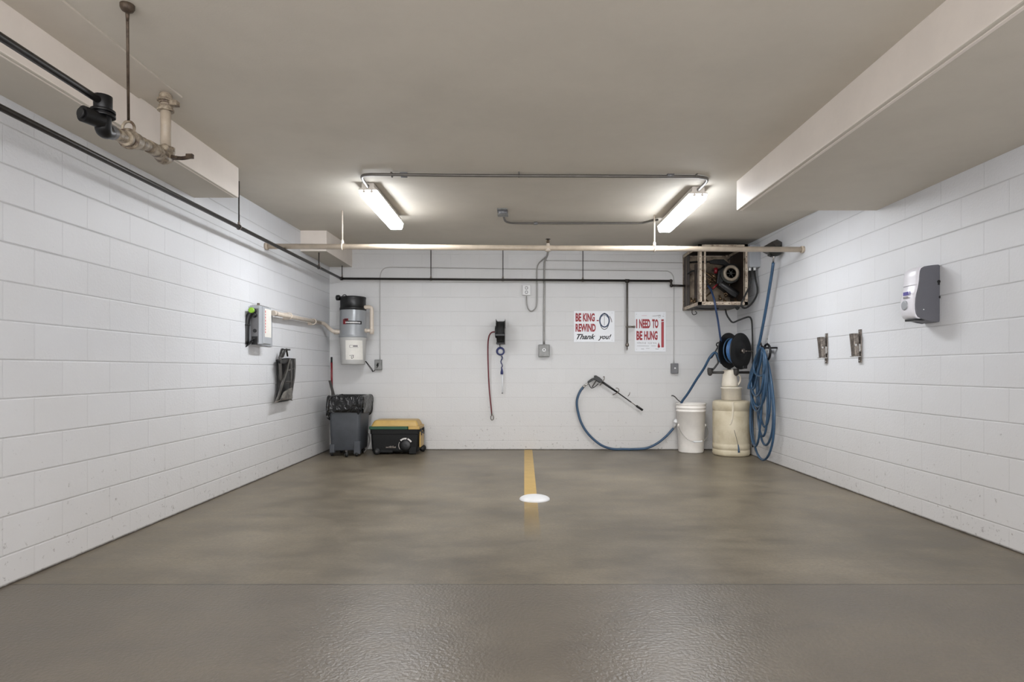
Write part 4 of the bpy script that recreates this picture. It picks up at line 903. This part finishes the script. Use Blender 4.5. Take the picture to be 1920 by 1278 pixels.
bm = BM(); tube(bm, [cp(210,520,8.2), cp(280,480,8.1), cp(380,500,8.0)], 0.012, 8, 5); obj('inner_hose', bm, M['blackr'], t)
bm = BM(); tube(bm, [cp(740,340,8.15), cp(820,290,8.15), cp(870,330,8.15)], 0.009, 8, 4); obj('inner_hose', bm, M['blackr'], t)

bm = BM()
for (u, v) in ((715,800),(700,880),(850,880),(430,870),(470,890),(300,880),(260,870),(640,840)):
    c = cp(u, v, 7.95); lathe(bm, c, [(0.022,-0.03),(0.022,0.005),(0.012,0.01),(0.012,0.035)], 10, axis=(rp.uniform(-.5,.5), 0.2, 1))
tube(bm, [cp(690,790,7.9), cp(715,775,7.9), cp(740,800,7.9)], 0.010, 8, 3); obj('loose_fittings', bm, M['brass'], t)
bm = BM(); tube(bm, [cp(270,990,7.95), cp(268,1040,7.95), cp(290,1065,7.95), cp(330,1045,7.95), cp(310,1015,7.95)], 0.005, 8, 4); tube(bm, [cp(300,970,7.8), cp(450,985,7.85), cp(620,980,7.85)], 0.008, 8, 4); tube(bm, [cp(855,960,7.75), cp(870,985,7.75), cp(885,960,7.75)], 0.018, 8, 3)
obj('underside_wires', bm, M['blackr'], t)

# grey disconnect box
gx0, gx1, gy0, gy1, gz0, gz1 = 2.937, XR-0.001, 7.645, 7.98, H+1.315, H+1.600
t = thing('disconnect_box', 'plain pale grey electrical box on the right wall beside the machine cabinet', 'electrical box', (gx1, gy0, gz0))
gx0 = 2.952
bm = BM(); box(bm, gx0, gx1, gy0, gy1-0.28+0.28, gz0, gz1); obj('body', bm, M['greybox'], t, bevel=0.006)
bm = BM(); box(bm, gx0-0.008, gx0-0.001, gy0+0.008, gy1-0.008, gz0+0.01, gz1-0.01); obj('door', bm, M['greybox'], t, bevel=0.003)
for px, d in ((1406, 7.72), (1415, 7.70)):
    bm = BM(); a = P(px, 502, d); a.z = gz0; cyl(bm, a, a-Vector((0,0,0.035)), 0.018, 0.016, 10); obj('cable_gland', bm, M['white'], t)
bm = BM(); d = 7.66
a = P(1406,508,7.72); tube(bm, [a, P(1407,520,d), P(1405,536,d), P(1398,552,d), P(1391,566,d), P(1391,574,d), P(1396,577.5,d), P(1404,574,d), P(1413,564,d), P(1419,552,d), P(1420,540,d), P(1417,525,d), P(1414.5,507,7.70)], 0.011, 10, 6)
tag(obj('power_cable', bm, M['blackr']), 'black cable hanging in a loop below the pale grey electrical box', 'cable')

# blue hose from cabinet to reel, black cable and grey riser
bm = BM(); tube(bm, [cp(480,680,7.85), cp(520,740,7.78), cp(560,860,7.66), cp(585,1000,7.66), P(1346,600,7.70), P(1350,628,7.74), P(1352,640,7.8)], 0.0125, 10, 6)
tag(obj('feed_hose', bm, M['blued']), 'dark blue hose curving down from the machine cabinet to the black reel', 'hose')
bm = BM(); tube(bm, [P(1360.5,579,7.95), P(1362,588,7.95), P(1367,597,7.93), P(1374,604,7.92), P(1385,600,7.88), P(1397,595.5,7.85), P(1404,594,7.84), P(1408,597,7.82), P(1410,608,7.79), P(1411,640,7.79), P(1411.5,700,7.79), P(1411.5,780,7.79), P(1411.5,838,7.79)], 0.011, 10, 6)
tag(obj('drain_cable', bm, M['blackr']), 'black cable leaving the cabinet underside and running down the right corner', 'cable')

# ================================================================ BIG REEL
ax = Vector((math.cos(math.radians(50)), -math.sin(math.radians(50)), 0))
c0 = P(1366.5, 656, 7.93); c1 = P(1389, 658, 7.73)
ax = (c1-c0); ax.z = 0; sep = ax.length; ax = Vector((0.60,-0.80,0)).normalized()
c1 = P(1388.5, 658, 7.76); c0 = c1 - ax*0.175; c0.z += 0.01
t = thing('large_hose_reel', 'large black two-disc reel with blue hose wound on it, above the cream drum', 'hose reel', c0-Vector((0,0,0.22)))
for i, c in enumerate((c0, c1)):
    bm = BM(); lathe(bm, c-ax*0.008, [(0.04,0),(0.230,0.0),(0.237,0.006),(0.237,0.016),(0.226,0.016),(0.14,0.010),(0.10,0.016),(0.085,0.03),(0.05,0.03)], 48, axis=ax); obj('disc', bm, M['black'], t)
bm = BM(); lathe(bm, c0, [(0.085,0),(0.085,0.175)], 30, axis=ax); obj('hub_drum', bm, M['blackr'], t)
bm = BM()
for r0 in (0.115, 0.135, 0.152):
    for k in range(5): ring(bm, c0+ax*(0.075+k*0.016), r0, 0.010, axis=ax, seg=40)
obj('wound_hose', bm, M['bluel'], t, label='light blue hose wound on the hub')
bm = BM(); ring(bm, c0+ax*0.03, 0.158, 0.009, axis=ax, seg=40); obj('outer_turn', bm, M['blue'], t)
bm = BM(); cyl(bm, c1+ax*0.02, c1+ax*0.05, 0.03); a = c1+ax*0.04; cyl(bm, a+Vector((0.03,0,0.0)), a+Vector((0.14,0.03,-0.005)), 0.006, seg=8); obj('crank', bm, M['steelold'], t)
bm = BM(); q = P(1396, 688, 7.72); box(bm, q.x-0.03, q.x+0.03, q.y-0.02, q.y+0.02, q.z-0.02, q.z+0.02); obj('foot', bm, M['black'], t, bevel=0.006)
bar0 = P(1331, 698, 7.95); bar1 = Vector((3.085, 8.02, bar0.z))
bm = BM(); cyl(bm, bar0, bar1, 0.018, seg=14)
def rl(u, v, d): return P(1320+u/11.62, 610+v/11.62, d)
for u, d in ((130, 7.93), (700, 7.9)):
    lathe(bm, rl(u, 1095, d), [(0.012,0),(0.03,0.02),(0.036,0.06),(0.036,0.095)], 14)
obj('stand_bar', bm, M['oldgrey'], t)
bm = BM(); d = 7.86
tube(bm, [rl(190,970,d), rl(260,880,d), rl(310,790,d), rl(270,640,d), rl(240,590,d)], 0.012, 8, 4)
tube(bm, [rl(310,450,d), rl(250,560,d), rl(170,690,d), rl(110,710,d), rl(170,655,d), rl(240,590,d)], 0.010, 8, 4)
tube(bm, [rl(270,600,d), rl(330,740,d), rl(380,830,d)], 0.012, 8, 4); tube(bm, [rl(470,380,d), rl(390,420,d), rl(320,450,d)], 0.018, 8, 3)
tube(bm, [rl(80,925,d), rl(200,935,d), rl(240,900,d)], 0.006, 6, 3)
ring(bm, rl(312,415,d), 0.024, 0.009, axis=(0,1,0), seg=16); obj('guide_arm', bm, M['black'], t)
bm = BM(); box(bm, c0.x+0.11, c0.x+0.15, c0.y+0.0, YB-0.005, c0.z-0.03, c0.z+0.03); box(bm, c0.x+0.10, c0.x+0.18, YB-0.012, YB-0.001, c0.z-0.12, c0.z+0.08); box(bm, c0.x+0.0, c0.x+0.04, c0.y+0.03, c0.y+0.06, bar0.z-0.01, c0.z); obj('wall_mount', bm, M['black'], t)
# pale object behind the arm
bm = BM(); tube(bm, [rl(395,800,d-0.02), rl(350,770,d-0.02), rl(250,590,d), rl(130,690,d), rl(0,930,7.95), P(1306,711,8.05), P(1290,737,8.15), P(1279,752,8.2), P(1276,762,8.24), P(1275,780,8.27)], 0.0165, 10, 5)
tag(obj('delivery_hose', bm, M['blue']), 'blue hose slanting from the large reel down into the white bucket', 'hose')
bm = BM(); tube(bm, [(P(1259,741.5,8.30)), P(1262,741.5,8.30), P(1266,744,8.3), P(1270,748.5,8.29), P(1275,752.5,8.27), P(1281,753,8.26)], 0.008, 8, 4)
tag(obj('bent_lever', bm, M['oldgrey']), 'small dark bent lever poking out over the left rim of the bucket', 'lever')

# ================================================================ BUCKET, DRUM, CONTAINERS
bc = Vector((2.373, 8.255, 0)); 
t = thing('white_bucket', 'tall white plastic bucket with wire handle at the foot of the back wall', 'bucket', bc)
bm = BM(); lathe(bm, bc, [(0.158,0.001),(0.166,0.008),(0.17,0.02),(0.192,0.56),(0.199,0.562),(0.199,0.575),(0.193,0.58),(0.193,0.605),(0.202,0.607),(0.202,0.62),(0.196,0.625),(0.196,0.655),(0.204,0.66),(0.204,0.672),(0.196,0.675),(0.19,0.67),(0.185,0.55),(0.155,0.03)], 56)
obj('pail', bm, M['bucket'], t)
bm = BM(); hz = 0.34
tube(bm, [bc+Vector((-0.186,-0.03,hz+0.02)), bc+Vector((-0.16,-0.12,0.27)), bc+Vector((-0.09,-0.20,0.19)), bc+Vector((0.0,-0.225,0.165)), bc+Vector((0.11,-0.215,0.18)), bc+Vector((0.18,-0.16,0.25)), bc+Vector((0.205,-0.06,0.34)), bc+Vector((0.188,-0.02,0.39))], 0.0045, 8, 6); h_ = obj('wire_handle', bm, M['chrome'], t)
bm = BM(); tube(bm, [bc+Vector((-0.03,-0.224,0.167)), bc+Vector((0.05,-0.224,0.168)), bc+Vector((0.09,-0.218,0.174))], 0.011, 10, 3); obj('grip', bm, M['white'], h_)
bm = BM()
for s in (-1, 1): cyl(bm, bc+Vector((s*0.176,-0.03,0.37)), bc+Vector((s*0.192,-0.03,0.37)), 0.022, seg=14)
obj('handle_boss', bm, M['bucket'], t)

dc = Vector((2.83, 7.985, 0)); R = 0.238; dt = 0.728
t = thing('cream_drum', 'large cream plastic drum on the floor in the back right corner', 'drum', dc)
bm = BM(); lathe(bm, dc, [(R-0.03,0.001),(R-0.008,0.006),(R,0.03),(R,0.075),(R-0.007,0.08),(R-0.007,0.088),(R,0.093),(R,0.15),(R-0.006,0.156),(R-0.003,0.17),(R-0.001,0.35),(R-0.003,0.58),(R-0.008,0.59),(R-0.008,0.598),(R,0.603),(R,0.69),(R-0.006,0.712),(R-0.025,dt-0.004),(R-0.06,dt)], 60)
obj('shell', bm, M['drum'], t)
def on_drum(px, py, e=0.0):                             # a point on the drum wall under the measured pixel
    k = (px-VX)/F; A = k*k+1; B = -2*(k*dc.x+dc.y); Cq = dc.x**2+dc.y**2-(R+e)**2
    dd_ = max(0.0, B*B-4*A*Cq); y = (-B-math.sqrt(dd_))/(2*A); return Vector((k*y, y, H+(VY-py)*y/F))
bm = BM(); tube(bm, [on_drum(1374,753,-0.012), on_drum(1374,765,-0.012), on_drum(1373.5,780,-0.012), on_drum(1371,792,-0.008), on_drum(1368,796,-0.004)], [0.02,0.010], 12, 4)
obj('drip_ridge', bm, M['creamdk'], t, smooth=True)
bm = BM(); tube(bm, [on_drum(1376.5,806,0.001), on_drum(1380,818,0.001), on_drum(1384,834,0.001), on_drum(1387,848,0.001)], 0.0028, 6, 4); obj('crease', bm, M['oldgrey'], t)
bm = BM(); tube(bm, [on_drum(1384,833,0.001), on_drum(1385,840,0.002), on_drum(1385.5,848,0.002)], [0.006,0.014], 8, 3); obj('blue_stain', bm, M['blue'], t, label='blue stain at the bottom')
c2 = Vector((2.835, 7.99, dt+0.002))
t = thing('round_tub', 'short cream tub standing on top of the drum', 'tub', c2)
bm = BM(); lathe(bm, c2, [(0.11,0),(0.126,0.004),(0.128,0.15),(0.136,0.152),(0.136,0.170),(0.12,0.174),(0.06,0.176)], 44); obj('tub', bm, M['cream'], t)
c3 = Vector((2.815, 7.99, c2.z+0.178))
t = thing('cream_jug', 'narrow cream jug balanced on the tub below the large reel', 'jug', c3)
bm = BM(); lathe(bm, c3, [(0.09,0),(0.103,0.004),(0.104,0.03),(0.098,0.09),(0.092,0.14),(0.094,0.15),(0.09,0.165),(0.094,0.18),(0.09,0.195),(0.092,0.215),(0.08,0.225),(0.05,0.228)], 40); obj('jug', bm, M['cream'], t)
bm = BM(); tube(bm, [c3+Vector((0.088,-0.03,0.17)), c3+Vector((0.12,-0.04,0.14)), c3+Vector((0.125,-0.04,0.08)), c3+Vector((0.098,-0.03,0.02))], 0.012, 10, 5); obj('handle', bm, M['cream'], t)

# ================================================================ BOOM HOSE AND COIL ON THE RIGHT WALL
t = thing('swivel_boom', 'dark wedge-shaped swivel bracket at the top of the right wall holding a blue hose', 'bracket', (XR, 7.15, H+1.45))
def sw(u, v, X): return PX(1360+u/9.83, 430+v/9.83, X)
bm = BM(); q0 = P(1450, 466, 7.05); xw = XR-0.002
loft(bm, [[P(1428,464,7.1), P(1448,452.5,7.1), P(1456,462,6.95), P(1456,470,6.95), P(1430,473,7.1)], [Vector((xw,7.40,H+1.50)), Vector((xw,7.15,H+1.56)), Vector((xw,7.02,H+1.50)), Vector((xw,7.02,H+1.42)), Vector((xw,7.40,H+1.42))]], smooth=False)
obj('cover', bm, M['oldgrey'], t)
bm = BM(); lathe(bm, P(1454,480,7.0), [(0.02,0),(0.055,0.015),(0.078,0.05),(0.08,0.09)], 20); tube(bm, [P(1440,478,7.0), P(1447,480,7.0)], 0.014, 8); obj('swivel', bm, M['motor'], t)
t = thing('boom_hose', 'straight blue hose slanting down the right wall from the swivel bracket', 'hose', P(1426, 640, 7.42))
a = P(1451.5, 478, 7.0); b = PX(1450, 492, 2.99); e = PX(1424.5, 640, 2.99)
bm = BM(); cyl(bm, a, b, 0.012, 0.010, 12); cyl(bm, a+(b-a)*0.1, a+(b-a)*0.4, 0.017, seg=6); obj('steel_fitting', bm, M['chrome'], t)
bm = BM(); tube(bm, [b, PX(1446,520,2.99), PX(1435,585,2.99), e, PX(1421,655,2.985), PX(1420,700,2.98), PX(1420,765,2.98)], 0.0175, 12, 5); obj('hose', bm, M['blue'], t)
# hook and coil
hk = PX(1441, 652, 3.0)
t = thing('hose_hook', 'perforated white strip and black hook on the right wall carrying the coiled blue hose', 'hook', (XR, 7.3, hk.z-0.1))
bm = BM(); box(bm, XR-0.006, XR-0.001, 7.38, 7.46, hk.z-0.06, hk.z+0.16); obj('strip', bm, M['white'], t)
bm = BM()
for k in range(4): cyl(bm, (XR-0.0075, 7.42, hk.z-0.03+k*0.05),(XR-0.006, 7.42, hk.z-0.03+k*0.05),0.008,seg=10)
obj('holes', bm, M['black'], t)
bm = BM(); tube(bm, [(XR-0.005,hk.y-0.05,hk.z),(2.95,hk.y-0.05,hk.z),(2.90,hk.y-0.05,hk.z+0.02),(2.885,hk.y-0.05,hk.z+0.06)], 0.011, 8, 4)
ring(bm, (2.99,hk.y+0.02,hk.z-0.05), 0.095, 0.014, axis=(1,0,0), seg=28); obj('hook', bm, M['blackiron'], t)
bm = BM(); pts = []; rc_ = random.Random(11)
loops_ = [(1431,862,25,2.985),(1416,837,12,2.96),(1430,818,11,2.99),(1420,770,15,2.93),(1419,742,13,2.91),(1434,800,12,2.98),(1424,705,13,2.90),(1412,728,8,2.92),(1436,835,17,3.0),(1422,762,17,2.95)]
for (bx, by, w, X) in loops_:
    n = 14
    for k in range(n):
        s = k/n; yy = 652+rc_.uniform(-1,1) + (by-652)*(1-math.cos(2*PI*s))/2
        cxp = 1428 + (bx-1428)*min(1, (1-math.cos(2*PI*s))/2*1.4)
        xx = cxp - (w*math.sin(2*PI*s)*(0.45+0.55*math.sin(PI*s)))
        q = PX(xx, yy, X+0.02*math.sin(2*PI*s)); q.z = max(q.z, 0.02); pts.append(q)
pts = [PX(1406,727,2.9), PX(1404,722,2.9)] + pts
tube(bm, pts, 0.0138, 10, 3)
tag(obj('coiled_hose', bm, M['blue']), 'tangled coil of blue hose hanging on the right wall beside the drum', 'hose')

# ================================================================ RIGHT WALL CLIPS
def clip(y, lab):
    t = thing('broom_clip', lab, 'clip', (XR, y, H+0.07), 'steel spring clips on the right wall')
    zc = H+0.215
    bm = BM(); box(bm, XR-0.009, XR-0.001, y-0.016, y+0.03, zc-0.148, zc+0.152); obj('wall_plate', bm, M['steelold'], t, bevel=0.003)
    bm = BM()
    for z in (-0.13, 0.135): cyl(bm, (XR-0.009,y+0.007,zc+z),(XR-0.013,y+0.007,zc+z),0.008,seg=10)
    obj('screw', bm, M['chrome'], t)
    bm = BM()
    z1, z2 = zc+0.115, zc-0.09
    loft(bm, [[(XR-0.078,y-0.02,z1),(XR-0.035,y-0.02,z1),(XR-0.035,y+0.055,z1),(XR-0.078,y+0.055,z1)], [(XR-0.062,y-0.02,z2),(XR-0.022,y-0.02,z2),(XR-0.022,y+0.045,z2),(XR-0.062,y+0.045,z2)]], smooth=False); obj('spring_channel', bm, M['steelold'], t, bevel=0.003)
    bm = BM(); cyl(bm, (XR-0.058,y-0.022,zc+0.01),(XR-0.058,y-0.0195,zc+0.01),0.010,seg=12); obj('rivet', bm, M['chrome'], t)
    bm = BM(); box(bm, XR-0.074, XR-0.01, y-0.022, y+0.05, z2-0.008, z2); box(bm, XR-0.03, XR-0.008, y-0.01, y+0.04, zc-0.05, zc+0.02); obj('lower_tab', bm, M['chrome'], t, bevel=0.002)
clip(5.99, 'steel spring clip on the right wall, the one nearer the blue hose')
clip(5.40, 'steel spring clip on the right wall, the one nearer the dispenser')

# ================================================================ DISPENSER
y0 = 4.385; wd = 0.15
t = thing('soap_dispenser', 'large soap dispenser with white front and charcoal side on the right wall', 'dispenser', (XR, y0+wd/2, H+0.35))
def dp(u, v): q = P(1690+u/9.133, 480+v/9.133, y0); return (min(q.x, XR-0.001), q.z)
prof = [dp(*p) for p in ((668,160),(640,142),(560,148),(470,160),(400,172),(350,200),(326,250),(316,330),(312,400),(300,480),(285,560),(262,640),(248,720),(240,820),(242,900),(256,980),(285,1035),(340,1065),(420,1092),(520,1118),(610,1132),(660,1120))]
bm = BM(); prism(bm, [(x, y0, z) for x, z in prof], (0, 0.03, 0)); prism(bm, [(x, y0+wd, z) for x, z in prof], (0, 0.02, 0)); prism(bm, [(min(x+0.02, XR-0.002), y0+0.03, z) for x, z in prof], (0, wd-0.03, 0))
obj('charcoal_shell', bm, M['dispgrey'], t, bevel=0.004)
def cover(i0, i1, th, nm, bulge=0.012):
    bm = BM(); pr_ = prof[i0:i1]; rows = []; n = 8
    for k in range(n+1):
        s = k/n; yy = y0+0.006+(wd+0.008)*s; e = th+bulge*math.sin(PI*s)
        rows.append([bm.verts.new((x-e, yy, z)) for x, z in pr_] )
    for a, b in zip(rows, rows[1:]):
        for j in range(len(pr_)-1):
            f = bm.faces.new((a[j], a[j+1], b[j+1], b[j])); f.smooth = True
    back = [bm.verts.new((x+0.004, y0+0.006, z)) for x, z in pr_]
    for j in range(len(pr_)-1): bm.faces.new((rows[0][j], rows[0][j+1], back[j+1], back[j]))
    back = [bm.verts.new((x+0.004, y0+wd+0.014, z)) for x, z in pr_]
    for j in range(len(pr_)-1): bm.faces.new((rows[-1][j], rows[-1][j+1], back[j+1], back[j]))
    return obj(nm, bm, M['dispwhite'], t)
cover(4, 10, 0.012, 'upper_cover'); cover(9, 18, 0.006, 'lower_cover')
fx = lambda v: dp(245, v)[0]-0.021
bm = BM(); yc = y0+0.095; zc = dp(0, 820)[1]
lathe(bm, (fx(820)+0.012, yc, zc), [(0.036,0),(0.036,0.014),(0.028,0.018)], 24, axis=(-1,0,0)); obj('sight_window', bm, M['greybox'], t)
for (a, b, za, zb_) in ((0.055,0.112,590,650),(0.034,0.042,590,640)):
    bm = BM(); xx = dp(252,620)[0]-0.022
    if b-a > 0.02:
        k = a
        while k < b: box(bm, xx, xx+0.002, y0+k, y0+k+0.009, dp(0,zb_)[1], dp(0,za)[1]); k += 0.0125
    else: box(bm, xx, xx+0.002, y0+a, y0+b, dp(0,zb_)[1], dp(0,za)[1])
    obj('print', bm, M['purple'], t)
bm = BM(); box(bm, dp(245,700)[0]-0.021, dp(245,700)[0]-0.019, y0+0.055, y0+0.11, dp(0,705)[1], dp(0,672)[1]); obj('print', bm, M['signgrey'], t)
bm = BM(); a = dp(300,1070); box(bm, a[0]-0.02, a[0]+0.06, y0+0.02, y0+wd-0.02, a[1]-0.012, a[1]+0.004); obj('push_bar', bm, M['black'], t, bevel=0.003)
bm = BM()
for (u, v, r) in ((640,435,0.012),(640,475,0.008),(665,700,0.01)):
    x, z = dp(u, v); cyl(bm, (x, y0-0.003, z), (x, y0+0.002, z), r, seg=10)
obj('hinge', bm, M['black'], t)
bm = BM(); x, z = dp(382, 912); cyl(bm, (x, y0-0.002, z), (x, y0+0.001, z), 0.004, seg=10); obj('rivet', bm, M['white'], t)

# ================================================================ LIGHT
# the ceiling fixtures of the garage behind the camera
area('garage_fixture_light', (-1.4, -1.0, 2.60), (0,0,0), 0.3, 1.3, 30, (0.98,0.98,1.0))
area('garage_fixture_light', (1.6, -1.0, 2.60), (0,0,0), 0.3, 1.3, 30, (0.98,0.98,1.0))
w = bpy.data.worlds.new('world'); bpy.context.scene.world = w; w.use_nodes = True      # even fill light added to lift walls and ceiling, through the open garage end
w.node_tree.nodes['Background'].inputs[0].default_value = (0.98,0.98,1.0,1); w.node_tree.nodes['Background'].inputs[1].default_value = 3.0
# ================================================================ CAMERA
cam = bpy.data.cameras.new('camera'); co = bpy.data.objects.new('camera', cam); C.objects.link(co)
co.location = (0,0,H); co.rotation_euler = (math.radians(90),0,0)
cam.sensor_width = 36; cam.lens = F/1920*36; cam.shift_x = -13/1920; cam.shift_y = 54.3/1920; cam.clip_start = 0.05
bpy.context.scene.camera = co
sc = bpy.context.scene
sc.view_settings.view_transform = 'Standard'; sc.view_settings.look = 'None'; sc.view_settings.exposure = 1.15; sc.view_settings.gamma = 1.0
